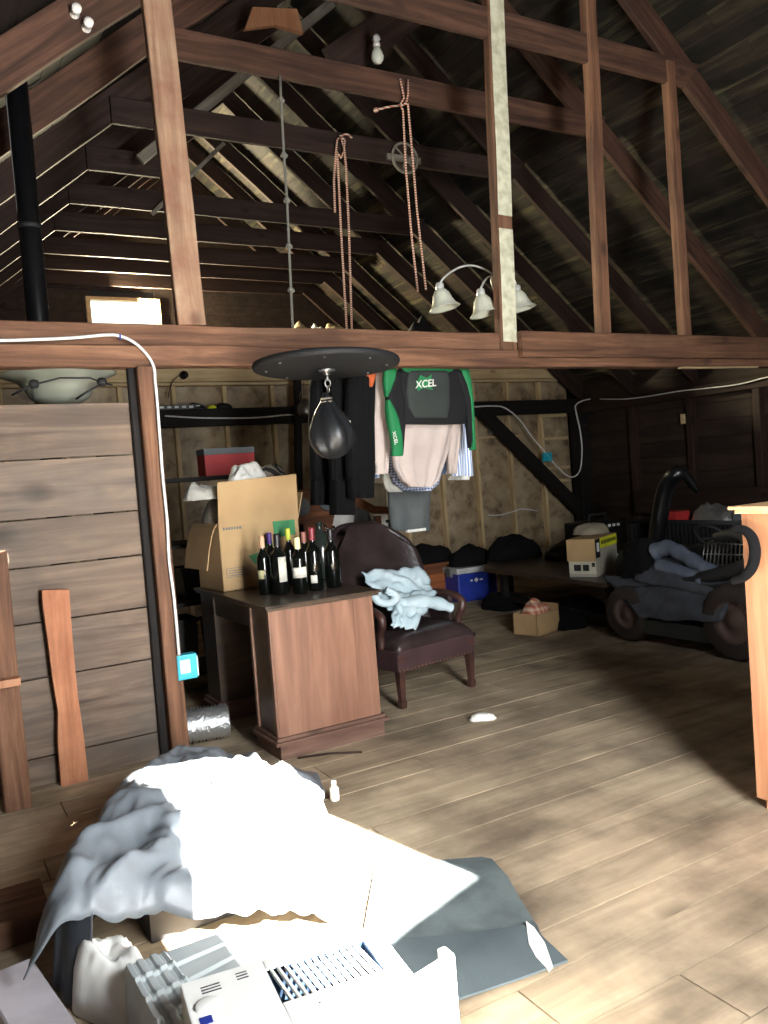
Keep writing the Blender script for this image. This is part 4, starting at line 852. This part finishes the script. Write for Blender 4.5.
for xx in (3.12, 3.95): mb = MB(); mb.b2((xx, yh + .0, 0), (xx + .06, yh + .05, 1.2), .005); mb.build('leg', BRN, t)
p = A(350, 500, 1, 7.3); mb = MB(); mb.grid(lambda u, v: (p.x - .3 + u * .75, 7.32 + .03 * math.sin(u * 14), 1.02 + v * .52 + .03 * math.sin(u * 5)), 24, 8, .01); tag(mb.build('white_sheet', WHITECL), 'white sheet standing behind the carved headboard', 'sheet')
mb = MB(); mb.b2((p.x - .35, 7.36, 0), (p.x + .5, 7.75, 1.1), .01); mb.b2((p.x - .37, 7.34, 1.1), (p.x + .52, 7.77, 1.13), .004); tag(mb.build('dark_chest', BLKW), 'dark chest behind the carved headboard', 'chest')
crumple('grey_bundle', (A(352, 488, 1, 7.5).x, 7.5, 1.13), .5, .35, .45, GREYP, 'grey cloth bundle on the dark chest beneath the black coats', 'bundle', 40, 16)
# orange side cabinet
x0 = A(424, 590, 1, 8.4).x; x1 = A(455, 590, 1, 8.4).x; t = thing('orange_side_cabinet', 'small orange brown wooden cabinet beside the blue cooler', 'cabinet', ((x0 + x1) / 2, 8.6, 0))
mb = MB(); mb.b2((x0 - .1, 8.4, 0), (x1, 8.8, .44), .004); mb.build('body', BRN, t)
mb = MB(); mb.b2((x0 - .14, 8.35, .44), (x1 + .07, 8.84, .475), .006); mb.build('top', BRN, t)
mb = MB(); mb.b2((x0 - .07, 8.385, .06), (x1 - .03, 8.4, .34), .004); d = mb.build('door', wood('orange_brown_wood', srgb(120, 66, 36), srgb(150, 88, 52), srgb(170, 104, 66), var=.04, rough=.5), t)
mb = MB(); mb.lathe([(0, -.02), (.014, -.018), (.014, -.01), (.006, 0)], ((x0 + x1) / 2 + .12, 8.385, .22), 10, Matrix.Rotation(-PI / 2, 3, 'X')); mb.build('knob', STEEL, d)
# blue cooler
p = A(460, 603, 2, 0); t = thing('blue_cooler', 'blue cooler with white lid on the floor by the insulated wall', 'cooler', (p.x + .28, p.y + .15, 0), -.1)
mb = MB(); mb.b2((-.27, -.18, 0), (.27, .18, .34), .02); L_(mb, 'body', BLUEP, t)
mb = MB(); mb.b2((-.285, -.195, .34), (.285, .195, .41), .015); L_(mb, 'lid', plain('grey_white_plastic', srgb(190, 192, 190), .5), t)
for s in (-1, 1): mb = MB(); mb.b2((s * .285 - .02, -.06, .30), (s * .285 + .02, .06, .40), .008); L_(mb, 'side_latch', GREYP, t)
mb = MB(); mb.prism([(-.05, .25), (-.02, .28), (.01, .25), (-.02, .22)], 1, -.184, -.18); mb.b2((.03, -.184, .24), (.07, -.18, .26)); mb.b2((-.1, -.184, .24), (-.07, -.18, .26)); L_(mb, 'front_mark', WHITEP, t)
# bags along the wall
for (px, py, y_, sx, sy, h, sd_, nm, lab) in ((428, 556, 8.6, .6, .4, .26, 50, 'black_bag', 'black soft bag on top of the orange side cabinet'), (470, 562, 8.3, .55, .4, .28, 51, 'black_bag', 'black bag slumped on the blue cooler')):
    p = A(px, py, 1, y_); base = .475 if y_ == 8.6 else .41; crumple(nm, (p.x, y_, base), sx, sy, h, BLKCLOTH, lab, 'bag', sd_, 18)
# low black bench
BZ = .47
t = thing('low_bench', 'long low dark workbench in front of the right side of the insulated wall', 'bench', (6.2, 6.9, 0))
mb = MB(); mb.prism([(5.38, 5.43), (6.5, 5.43), (6.55, 6.4), (7.9, 7.6), (7.6, 8.5), (6.3, 8.3), (5.5, 7.4)], 2, BZ - .04, BZ); mb.build('top', DESKD, t)
for (x, y) in ((5.5, 5.5), (6.4, 5.5), (5.65, 7.25), (7.6, 7.7), (6.4, 8.1)): mb = MB(); mb.b2((x, y, 0), (x + .07, y + .07, BZ - .04), .004); mb.build('leg', BLKW, t)
mb = MB(); mb.prism([(5.5, 5.5), (5.56, 5.5), (5.72, 7.3), (5.66, 7.3)], 2, .10, .14); mb.build('stretcher', BLKW, t)
for (x, y, sx, sy, h, nm, lab, mt, s_) in ((6.35, 7.9, .75, .4, .24, 'black_duffel', 'long black duffel lying on the far end of the low bench', BLKCLOTH, 60), (6.75, 7.3, .8, .4, .2, 'black_gear_bag', 'black gear bag with grey strap in the middle of the low bench', BLACKG, 61), (6.2, 6.55, .3, .22, .09, 'clear_packet', 'clear plastic packet lying flat on the low bench', plain('clear_grey_plastic', srgb(110, 112, 108), .3), 62), (6.55, 6.5, .2, .14, .09, 'white_packet', 'small white oval packet on the low bench', WHITECL, 63)):
    crumple(nm, (x, y, BZ), sx, sy, h * 1.3, mt, lab, 'bag' if 'bag' in nm or 'duff' in nm else 'packet', s_, 18)
# things under bench
p = A(537, 632, 2, 0); t = thing('plaid_carton', 'small open tan carton with plaid cloth under the low bench', 'carton', (p.x, p.y, 0), .2)
mb = MB()
for lo, hi in (((-.17, -.14, 0), (.17, -.13, .2)), ((-.17, .13, 0), (.17, .14, .2)), ((-.17, -.14, 0), (-.16, .14, .2)), ((.16, -.14, 0), (.17, .14, .26)), ((-.17, -.14, 0), (.17, .14, .01))): mb.b2(lo, hi)
L_(mb, 'carton', CARD, t)
mb = crumple('plaid_cloth', (0, 0, .12), .3, .24, .22, None, None, None, 66, 16, ret=True); L_(mb, 'plaid_cloth', stripes('red_plaid_cloth', srgb(170, 90, 70), srgb(206, 176, 150), 6, check=True), t)
for (px, py, sx, h, lab, sd_) in ((512, 612, .5, .2, 'bundle blackened as shade under the left end of the low bench', 70), (572, 632, .4, .2, 'bundle blackened as shade under the bench right of the plaid carton', 71), (592, 618, .4, .22, 'heap blackened as shade under the bench next to the mower wheel', 72)):
    p = A(px, py, 2, 0); crumple('shade_dark_bundle', (p.x + .15, p.y + .3, 0), sx, .5, h, BLKCLOTH, lab, 'bundle', sd_, 16)  # bundles coloured near black to stand for the shade under the bench
# yellow box
P0 = A(570, 577, 2, BZ); t = thing('yellow_printed_box', 'open white and brown product box with yellow printed side on the low bench', 'box', (P0.x, P0.y, BZ), -1.12)
b_w, b_d, b_h = .27, .62, .36
mb = MB(); mb.b2((0, 0, .001), (b_w, b_d, b_h)); L_(mb, 'carton', plain('dim_white_card', srgb(170, 166, 150), .8), t); mb = MB(); mb.b2((-.004, -.004, b_h + .001), (b_w + .002, b_d, b_h + .005)); L_(mb, 'top_flap', CARD, t)
mb = MB(); mb.b2((-.012, -.012, b_h * .42), (b_w + .0, .0, b_h)); L_(mb, 'open_flap', CARD, t)
mb = MB(); mb.b2((.0, -.006, .03), (b_w, -.001, b_h * .42)); L_(mb, 'end_panel', plain('cream_card', srgb(196, 192, 172), .8), t)
mb = MB()
for lo, hi in (((.05, -.009, .06), (.12, -.006, .12)), ((.14, -.009, .06), (.2, -.006, .12)), ((.04, -.009, .18), (.07, -.006, .21)), ((.1, -.009, .18), (.13, -.006, .21)), ((.23, -.009, .1), (.26, -.006, .14))): mb = MB(); mb.b2(lo, hi); L_(mb, 'dark_print', BLACK, t)
mb = MB(); mb.b2((b_w, .12, b_h * .72), (b_w + .004, b_d, b_h)); L_(mb, 'yellow_print', YEL, t)
mb = MB()
for k in range(11): mb.b2((b_w + .004, .16 + k * .04, b_h * .82), (b_w + .006, .185 + k * .04, b_h * .92))
mb.b2((b_w + .001, .0, b_h * .5), (b_w + .005, .12, b_h)); L_(mb, 'black_print', BLACK, t)
mb = MB(); mb.b2((b_w + .005, .03, b_h * .66), (b_w + .008, .09, b_h * .9)); L_(mb, 'white_logo', WHITEP, t)
crumple('cream_scarf', (P0.x + .5, P0.y + .2, BZ + b_h + .007), .35, .3, .12, plain('cream_cloth', srgb(150, 140, 120), .9), 'cream cloth on the back of the yellow printed box', 'cloth', 75, 12)
# black toolbox behind it
p = A(550, 548, 1, 7.4); t = thing('black_toolbox', 'black case with carrying handle behind the yellow printed box', 'case', (p.x + .3, 7.0, BZ))
mb = MB(); mb.b2((p.x, 6.85, BZ), (p.x + .7, 7.15, BZ + .42), .03); mb.build('case', BLACKG, t)
mb = MB(); mb.tube([(p.x + .2, 6.95, BZ + .41), (p.x + .22, 6.95, BZ + .49), (p.x + .46, 6.95, BZ + .49), (p.x + .48, 6.95, BZ + .41)], .014); mb.build('handle', BLACK, t)
for k in range(3): mb = MB(); mb.b2((p.x + .4 + k * .07, 6.845, BZ + .34), (p.x + .44 + k * .07, 6.852, BZ + .37)); mb.build('label_mark', WHITEP, t)

# ------------------------------------------------------------------ riding mower under clothes
MX = 5.25
t = thing('riding_mower', 'dark riding mower parked at the right with grey clothes thrown over it', 'mower', (5.8, 4.7, 0))
MB1 = plain('dark_mower_paint', srgb(40, 44, 42), .45); BRWH = plain('dusty_brown_rim', srgb(84, 64, 56), .7)
def wheel(c, R_, w, name='wheel'):
    mb = MB(); rot = Matrix.Rotation(PI / 2, 3, 'Y')
    mb.lathe([(R_ * .55, -w / 2), (R_ * .88, -w / 2), (R_ * .97, -w * .38), (R_, -w * .2), (R_, w * .2), (R_ * .97, w * .38), (R_ * .88, w / 2), (R_ * .55, w / 2)], c, 40, rot, cap=False, fold=lambda a, z: 1 + (.02 * (1 if math.sin(a * 22) > 0 else -1))); wo_ = mb.build(name, RUBBER, t)
    mb = MB(); mb.lathe([(0, -w * .36), (R_ * .2, -w * .4), (R_ * .25, -w * .3), (R_ * .5, -w * .28), (R_ * .58, -w * .48), (R_ * .58, w * .48), (0, w * .3)], c, 28, rot); mb.build('rim', BRWH, wo_)
wheel((5.36, 5.12, .24), .24, .17); wheel((6.25, 5.12, .24), .24, .17)
wheel((5.36, 4.02, .30), .30, .24); wheel((6.35, 4.02, .30), .30, .24)
mb = MB(); mb.b2((5.6, 3.8, .28), (6.1, 5.3, .5), .05); mb.build('chassis', MB1, t)
mb = MB(); mb.prism([(4.75, .34), (5.5, .34), (5.52, .62), (5.45, .74), (4.8, .78)], 0, 5.6, 6.1); mb.build('hood', MB1, t)
mb = MB(); mb.prism([(4.25, .10), (5.0, .10), (4.96, .22), (4.3, .22)], 0, 5.28, 6.35); mb.build('cutting_deck', MB1, t)
mb = MB(); mb.prism([(3.72, .6), (4.32, .56), (4.45, .4), (3.7, .4)], 0, 5.3, 6.4); mb.build('rear_fender', MB1, t)
mb = MB(); mb.prism([(3.85, .62), (4.3, .6), (4.28, .70), (3.95, .74), (3.85, 1.0), (3.75, 1.0)], 0, 5.62, 6.05); mb.build('seat', BLACKG, t)
mb = MB(); c = Vector((5.85, 4.62, .86)); mb.tube([c + Vector((.17 * math.cos(a), .12 * math.sin(a), .10 * math.sin(a))) for a in [k * PI / 12 for k in range(24)]], .014, 8, closed=True); mb.tube([c, c + Vector((0, .14, -.25))], .02); mb.tube([c - Vector((.16, 0, 0)), c + Vector((.16, 0, 0))], .01); mb.build('steering_wheel', BLACK, t)
mb = MB()
for k in range(6): mb.b2((5.597, 4.95 + k * .07, .45), (5.602, 4.985 + k * .07, .6))
mb.build('vent', BLACK, t)
# black chute tube
ch = smooth_pts([A(655, 550, 0, 6.35), A(660, 515, 0, 6.35), A(666, 488, 0, 6.35), A(676, 474, 0, 6.35), A(686, 476, 0, 6.42), A(698, 492, 0, 6.5)], 5)
t = thing('black_chute', 'curved glossy black plastic chute rising above the mower', 'chute', A(655, 545, 0, 6.35))
mb = MB(); n_ = len(ch); mb.tube(ch, [.08 if k < n_ * .6 else .08 * (1 - .8 * (k / n_ - .6) / .4) for k in range(n_)], 18); mb.build('tube', BLACKG, t)
# loop bumper at right
t = thing('grass_catcher_hood', 'big rounded black rim of the mower bag with ribbed grille', 'grass catcher', (5.6, 3.9, .65))
lp = [A(a, b, 0, 5.35) for a, b in ((625, 588), (660, 586), (700, 578), (735, 570), (752, 562), (757, 552), (750, 540), (735, 534), (715, 537))]
sm_ = smooth_pts(lp, 4); mb = MB(); mb.tube(sm_, [.03 + .03 * math.sin(PI * k / len(sm_)) for k in range(len(sm_))], 12); mb.build('rim', BLACK, t)
q0, q1 = A(705, 542, 0, 5.6), A(748, 545, 0, 5.6); q2, q3 = A(748, 575, 0, 5.6), A(700, 578, 0, 5.6)
for k in range(12):
    s = k / 11; mb = MB(); mb.tube([q0.lerp(q1, s), q3.lerp(q2, s)], .006, 6); mb.build('rib', STEEL, t)
for s in (0, .33, .66, 1): mb = MB(); mb.tube([q0.lerp(q3, s), q1.lerp(q2, s)], .006, 6); mb.build('crossbar', STEEL, t)
# ribbed crate
t = thing('ribbed_crate', 'wide black ribbed crate holding crumpled foil and cartons behind the mower', 'crate', (6.9, 5.6, 0))
x0c, x1c, y0c, y1c, z0c, z1c = 6.6, 7.2, 4.95, 6.25, .55, .93
mb = MB()
mb.b2((x0c, y0c, z0c), (x1c, y1c, z0c + .02)); mb.b2((x0c, y0c, z0c), (x0c + .02, y1c, z1c - .03)); mb.b2((x1c - .02, y0c, z0c), (x1c, y1c, z1c - .03)); mb.b2((x0c, y0c, z0c), (x1c, y0c + .02, z1c - .03)); mb.b2((x0c, y1c - .02, z0c), (x1c, y1c, z1c - .03)); mb.build('tub', BLACK, t)
mb = MB()
for k in range(26): y = y0c + k * .05; mb.b2((x0c - .02, y + .01, z0c + .02), (x0c, y + .032, z1c - .02))
mb.build('rib_row', BLACK, t)
mb = MB(); mb.tube([(x0c - .02, y0c - .02, z1c - .02), (x1c, y0c - .02, z1c - .02), (x1c, y1c, z1c - .02), (x0c - .02, y1c, z1c - .02)], .022, 8, closed=True); mb.build('lip', BLACK, t)
mb = MB(); mb.b2((x0c + .05, y0c + .1, 0), (x1c - .05, y1c - .1, z0c), .01); mb.build('stand', BLKW, t)
crumple('crumpled_foil', (6.85, 5.35, .86), .35, .5, .2, FOIL, 'crumpled silver foil bag on top of the ribbed crate', 'foil', 80, 22, amp=1.0)
mb = MB(); mb.b2((6.7, 5.72, .84), (6.9, 5.95, 1.0), .004); tag(mb.build('red_carton', REDP), 'small red carton in the ribbed crate beside the foil', 'carton')
mb = MB(); mb.b2((6.72, 4.98, .72), (7.1, 5.08, .99), .003); tag(mb.build('grey_carton', GREYP), 'grey flat carton at the right end of the ribbed crate', 'carton')
# clothes on the mower : surfaces draped between traced corners
def drape(corners, nu, nv, bul, seed, thick=.012, fold=.02):
    a, b, c, d = corners
    def f(u, v):
        p = (a.lerp(b, u)).lerp(d.lerp(c, u), v)
        e = math.sin(PI * u) ** .6 * math.sin(PI * v) ** .6 if 0 < u < 1 and 0 < v < 1 else 0
        nn = noise.noise((u * 4 + seed, v * 4, seed)) ; rd = abs(noise.noise((u * 7 + seed, v * 3 + seed, 2)))
        return p + Vector((-.3 * fold * nn, -.6 * fold * rd, bul * e + fold * nn - fold * rd)) + Vector((0, .12 * noise.noise((u * 2, v * 2, seed)) * fold * 10, 0)) * .4
    mb = MB(); mb.grid(f, nu, nv, thick); return mb
K = lambda px, py, x: A(px, py, 0, x)
mb = drape((K(603, 575, 5.42), K(735, 592, 5.35), K(722, 622, 5.24), K(640, 618, 5.24)), 34, 20, .10, 1)
tag(mb.build('grey_blanket', GREYC), 'dark grey blanket draped lowest over the side of the mower', 'blanket')
mb = drape((K(640, 545, 5.75), K(748, 578, 5.5), K(728, 600, 5.28), K(635, 580, 5.3)), 34, 20, .10, 5)
tag(mb.build('grey_jacket', GREYC), 'charcoal grey jacket lying on the mower above the blanket', 'jacket')
lg = smooth_pts([K(655, 552, 5.5), K(668, 548, 5.5), K(685, 556, 5.45), K(705, 568, 5.4), K(722, 576, 5.38)], 6)
mb = MB(); mb.tube(lg, [.075 - .03 * k / len(lg) + .006 * math.sin(k * 1.4) for k in range(len(lg))], 16); lg2 = smooth_pts([K(658, 565, 5.4), K(680, 572, 5.38), K(705, 580, 5.35)], 6); mb.tube(lg2, .055, 14)
tag(mb.build('grey_blue_jeans', JEANS), 'faded grey blue jeans rolled on top of the grey jacket', 'jeans')
mb = drape((K(625, 545, 5.6), K(655, 540, 5.6), K(650, 575, 5.35), K(622, 578, 5.35)), 18, 18, .12, 9)
tag(mb.build('black_hood', BLKCLOTH), 'black hooded coat bunched at the left end of the mower', 'coat')

# ------------------------------------------------------------------ tall orange cabinet at the right edge
t = thing('pine_cabinet', 'tall orange pine cabinet at the right edge of the picture', 'cabinet', (3.4, 1.7, 0))
mb = MB(); mb.b2((3.14, 1.15, .05), (3.65, 2.33, 1.315)); mb.build('body', ORANGEW, t)
mb = MB(); mb.prism([(3.105, 1.11), (3.68, 1.11), (3.68, 2.37), (3.105, 2.37)], 2, 1.33, 1.345); mb.b2((3.12, 1.13, 1.312), (3.665, 2.35, 1.33), .004); mb.build('top', wood('pale_pine', srgb(206, 160, 112), srgb(222, 180, 134), srgb(232, 196, 152), grain=(.8, 8, 8), var=.04, rough=.45, bump=.03, stain_amt=.2), t)
for (x, y) in ((3.16, 2.25), (3.59, 2.25), (3.16, 1.2), (3.59, 1.2)): mb = MB(); mb.b2((x, y, 0), (x + .05, y + .05, .05), .004); mb.build('foot', ORANGEW, t)

mb = MB(); lp = smooth_pts([A(a, b, 0, 3.10) for a, b in ((733, 529), (744, 530), (752, 538), (755, 552), (752, 567), (744, 577), (733, 581))], 5)
mb.tube(lp, [.016 + .008 * math.sin(PI * k / (len(lp) - 1)) for k in range(len(lp))], 12)
tag(mb.build('black_loop_handle', BLKCLOTH), 'black curved plastic loop against the left edge of the pine cabinet', 'handle')
a_ = A(298, 758, 2, .008); b_ = A(362, 752, 2, .008); mb = MB(); mb.tube([a_, a_.lerp(b_, .5) + Vector((0, .02, .004)), b_], .006, 6); tag(mb.build('wood_splinter', DARKW), 'long dark splinter of wood on the floor in front of the desk plinth', 'splinter')

# ------------------------------------------------------------------ floor litter
c = A(483, 720, 2, 0); crumple('white_paper_scrap', (c.x, c.y, .002), .16, .09, .05, WHITECL, 'crumpled white paper on the floor in front of the chair', 'paper', 90, 10, -.5)
lp = [A(a, b, 2, .012) for a, b in ((526, 923), (534, 929), (545, 945), (553, 968), (549, 972), (536, 958), (529, 945))]
mb = MB(); mb.prism([(p.x, p.y) for p in lp], 2, .012, .02); tag(mb.build('white_plastic_scrap', WHITEP), 'white leaf-shaped scrap lying on the corner of the slate mat', 'scrap')
c = A(335, 800, 2, 0); t = thing('white_bottle', 'small white plastic bottle standing on the sunlit floor', 'bottle', c); mb = MB(); mb.lathe([(.022, 0), (.024, .005), (.024, .06), (.012, .075), (.012, .078)], c, 16); mb.build('body', WHITEP, t); mb = MB(); mb.lathe([(.014, .078), (.014, .1), (0, .1)], c, 12); mb.build('cap', WHITEP, t)
# slate mats
def flat(pxs, z0, z1, mat, name, label, cat):
    lp = [A(a, b, 2, z0) for a, b in pxs]; mb = MB(); mb.prism([(p.x, p.y) for p in lp], 2, z0, z1); return tag(mb.build(name, mat), label, cat)
flat([(375, 868), (430, 862), (482, 858), (492, 860), (508, 878), (520, 900), (538, 928), (545, 945), (400, 965), (360, 955)], .002, .008, SLATE, 'slate_mat', 'grey slate rubber mat lying under the torn darker mat', 'mat')
flat([(372, 955), (395, 940), (430, 938), (470, 934), (530, 926), (568, 962), (520, 980), (460, 1000), (430, 1010), (380, 1000)], .009, .016, plain('darker_slate_mat', srgb(84, 94, 98), .7, col2=srgb(66, 76, 80), scale=3, bump=.2, bscale=50), 'slate_mat', 'darker slate mat with a torn edge at the front of the mats', 'mat')
# silver duct roll
a = A(180, 738, 2, .13); b = A(224, 730, 2, .13); d = (b - a).normalized(); t = thing('flexible_duct', 'crinkled silver flexible duct lying on the floor behind the partition post', 'duct', ((a + b) / 2).to_tuple()[:2] + (0,))
a = Vector((1.24, 5.14, .115)); b = Vector((1.66, 5.05, .115))
mb = MB(); pp = [a.lerp(b, k / 40) for k in range(41)]; mb.tube(pp, [.10 + (.01 if k % 2 else -.006) + .006 * noise.noise((k * .6, 0, 0)) for k in range(41)], 24); mb.build('foil_sleeve', FOIL, t)

# ------------------------------------------------------------------ tarp heap
TA, TB, TC, TD = A(150, 757, 2, .34), A(318, 775, 2, .08), A(345, 905, 2, .07), A(34, 900, 2, .36)
def tarp(u, v):
    p = (TA.lerp(TB, u)).lerp(TD.lerp(TC, u), v)
    e = (math.sin(PI * min(max(u, 0), 1))) ** .5 * (math.sin(PI * min(max(v, 0), 1))) ** .5 if 0 < u < 1 and 0 < v < 1 else 0
    n1 = noise.noise((u * 3.2, v * 3.2, 1)); n2 = noise.noise((u * 8, v * 8, 4)); rg_ = 1 - abs(noise.noise((u * 5 + v * 3, v * 6 - u * 2, 7))) * 2
    rg2 = 1 - abs(noise.noise((u * 11 - v * 5, v * 12 + u * 4, 3))) * 2; n1 = n1 * .8
    z = p.z + .10 * e + .07 * n1 + .025 * n2 + .05 * rg_ * (1 - u * .5) + .022 * rg2
    edge = max(0, .12 - u) / .12; z -= .22 * edge ** 2 * (.6 + v * .4)
    ed2 = max(0, v - .9) / .1; z -= .08 * ed2 ** 2
    ed3 = max(0, u - .85) / .15; z -= .04 * ed3
    return Vector((p.x + .05 * noise.noise((u * 4, v * 4, 11)) - .05 * edge, p.y + .05 * noise.noise((u * 4, v * 4, 15)), max(z, .015)))
mb = MB(); mb.grid(tarp, 110, 110, .004)
tag(mb.build('grey_tarp', TARPM), 'crumpled grey plastic tarp heaped on the floor in the sun patch', 'tarp')
# what carries the tarp
mb = MB(); mb.prism([(.62, 2.95), (1.02, 2.95), (1.2, 3.7), (.75, 3.85), (.6, 3.4)], 2, 0, .2); tag(mb.build('covered_crate', BLACK), 'dark crate covered by the grey tarp', 'crate')
# dark sheet hanging from the tarp's left edge
def hang(u, v):
    a0 = A(100, 830, 2, .30); a1 = A(52, 900, 2, .31); a2 = A(88, 922, 2, .27)
    top = a0.lerp(a1, u * 2) if u < .5 else a1.lerp(a2, u * 2 - 1)
    out = Vector((-.05, -.02, 0)) * v
    return Vector((top.x + .02 + out.x + .015 * math.sin(u * 14) * v, top.y + .02 + out.y + .015 * math.cos(u * 11) * v, top.z * (1 - v) + .012))
mb = MB(); mb.grid(hang, 40, 12, .004); tag(mb.build('black_sheet', plain('dark_slate_sheet', srgb(50, 54, 60), .6)), 'dark plastic sheet hanging from the left edge of the tarp heap', 'sheet')
# low board ledge in the bottom left
o = timber('floor_timber', A(-20, 925, 2, .05), A(46, 905, 2, .05), .3, .1, RED, segs=4); tag(o, 'brown timber block at the bottom left corner below the board wall', 'timber')
o = timber('floor_timber', A(8, 975, 2, .03), A(60, 1060, 2, .03), .16, .05, plain('pale_painted_board', srgb(196, 190, 196), .6), segs=4); tag(o, 'pale painted board on the floor at the bottom left corner', 'timber')

# ------------------------------------------------------------------ appliance, ribbed panel, bin lid
fl_ = A(180, 985, 2, .3); fr_ = A(375, 926, 2, .3); rzz = math.atan2(fr_.y - fl_.y, fr_.x - fl_.x)
t = thing('air_conditioner', 'white window air conditioner with louvred grille at the bottom of the picture', 'air conditioner', (fl_.x, fl_.y, 0), rzz)
wA = (fr_ - fl_).length
gx0, gx1, gy0, gy1 = .22, .50, -.21, -.05
mb = MB(); mb.b2((0, -.42, 0), (wA, 0, .16), .01)
for lo, hi in (((0, -.42, .155), (gx0, 0, .303)), ((gx1, -.42, .155), (wA, 0, .303)), ((gx0, gy1, .155), (gx1, 0, .303)), ((gx0, -.42, .155), (gx1, gy0, .303))): mb.b2(lo, hi, .004)
L_(mb, 'housing', WHITEP, t)
mb = MB(); mb.b2((gx0 + .002, gy0 + .002, .161), (gx1 - .002, gy1 - .002, .165)); mb.b2((gx0 + .001, gy1 - .004, .165), (gx1 - .001, gy1 - .001, .297)); mb.b2((gx0 + .001, gy0 + .001, .165), (gx0 + .004, gy1, .297)); mb.b2((gx1 - .004, gy0 + .001, .165), (gx1 - .001, gy1, .297)); L_(mb, 'grille_recess', plain('painted_recess_shade', (.010, .018, .034, 1), .9, col2=(.002, .004, .008, 1), scale=14, spec=.0), t)  # near-black liner paints the shade inside the grille
for k in range(13): mb = MB(); mb.box((gx0 + .02 + k * .020, (gy0 + gy1) / 2, .296), (.008, gy1 - gy0 + .01, .010), Matrix.Rotation(.1, 3, 'Z'), .001); L_(mb, 'louvre', WHITEP, t)
for (x, y, n_) in ((.045, -.05, 3), (.14, -.035, 3)):
    for k in range(n_): mb = MB(); mb.b2((x, y - k * .013, .301), (x + .05 - .02 * (x > .1), y - k * .013 + .003, .3045)); L_(mb, 'vent_slot', BLACK, t)
mb = MB(); mb.b2((.30, -.26, .301), (.45, -.257, .3045)); L_(mb, 'seam', BLACK, t)
mb = MB(); mb.lathe([(.035, .3), (.035, .306), (.028, .309), (0, .309)], (.05, -.13, 0), 20); L_(mb, 'control_knob', WHITEP, t)
mb = MB(); mb.b2((.02, -.20, .3), (.05, -.17, .3045)); L_(mb, 'blue_sticker', BLUEP, t)
# ribbed accordion panel
t = thing('ribbed_side_panel', 'white ribbed accordion side panel standing right of the air conditioner', 'panel', (1.08, 1.78, 0))
pa, pb = A(408, 984, 2, .285), A(446, 960, 2, .285); n_ = 9
mb = MB(); 
for k in range(n_):
    s0, s1 = k / n_, (k + .62) / n_; q0 = pa.lerp(pb, s0); q1 = pa.lerp(pb, s1)
    mb.add([(q0.x, q0.y, .02), (q1.x, q1.y, .02), (q1.x, q1.y, .27), (q0.x, q0.y, .27), (q0.x + .005, q0.y + .012, .02), (q1.x + .005, q1.y + .012, .02), (q1.x + .005, q1.y + .012, .27), (q0.x + .005, q0.y + .012, .27)], [(0, 1, 2, 3), (4, 7, 6, 5), (0, 4, 5, 1), (2, 6, 7, 3), (1, 5, 6, 2), (0, 3, 7, 4)])
mb.build('rib_row', WHITEP, t)
mb = MB(); o_ = Vector((.008, .02, 0)); mb.add([Vector((pa.x, pa.y, .02)) + o_, Vector((pb.x, pb.y, .02)) + o_, Vector((pb.x, pb.y, .27)) + o_, Vector((pa.x, pa.y, .27)) + o_, Vector((pa.x, pa.y, .02)) + o_ * 1.3, Vector((pb.x, pb.y, .02)) + o_ * 1.3, Vector((pb.x, pb.y, .27)) + o_ * 1.3, Vector((pa.x, pa.y, .27)) + o_ * 1.3], [(0, 1, 2, 3), (4, 7, 6, 5), (0, 4, 5, 1), (2, 6, 7, 3), (1, 5, 6, 2), (0, 3, 7, 4)]); mb.build('rib_shade_sheet', plain('rib_gap_shade', (.012, .014, .016, 1), .9, spec=0), t)  # dark sheet added so the gaps between ribs read as shade
mb = MB(); mb.tube([pa, pb], .012, 6); mb.tube([Vector((pb.x, pb.y, 0)), pb], .014, 6); mb.tube([Vector((pa.x, pa.y, 0)), pa], .008, 6); mb.build('frame', WHITEP, t)
mb = MB(); q = pb; mb.b2((q.x + .005, q.y - .0, 0), (q.x + .03, q.y + .05, .29), .004); mb.build('end_rail', plain('grey_edge', srgb(190, 190, 186), .5), t)
# grey ribbed bin lid
t = thing('ribbed_bin_lid', 'grey ribbed plastic bin lid between the tarp and the air conditioner', 'lid', (.7, 2.35, 0))
LIDM = plain('light_grey_plastic', srgb(196, 204, 204), .5, col2=srgb(180, 188, 190), scale=4)
LA, LB, LC, LD = A(122, 965, 2, .2), A(235, 925, 2, .2), A(290, 960, 2, .18), A(165, 1050, 2, .2)
def lid(u, v):
    p = (LA.lerp(LB, u)).lerp(LD.lerp(LC, u), v); rb_ = .008 * (1 if (u * 9) % 1 < .5 and u < .35 else 0) + .008 * (1 if (v * 4) % 1 < .12 else 0)
    ed = min(u, 1 - u, v, 1 - v); return p + Vector((0, 0, rb_ - (.16 if ed <= .001 else (.04 if ed < .03 else 0))))
mb = MB(); mb.grid(lid, 60, 40, .004, smooth=False); mb.build('shell', LIDM, t)
mb = MB(); cc_ = [LA, LB, LC, LD]; cg = sum(cc_, Vector()) / 4; mb.prism([((p.x - cg.x) * .85 + cg.x, (p.y - cg.y) * .85 + cg.y) for p in cc_], 2, 0, .17); mb.build('bin', LIDM, t)
crumple('white_plastic_bag', (A(112, 1000, 2, 0).x, A(112, 1000, 2, 0).y, 0), .2, .36, .2, WHITEP, 'white crumpled plastic bag left of the grey bin lid', 'bag', 95, 26, .3, amp=.8)
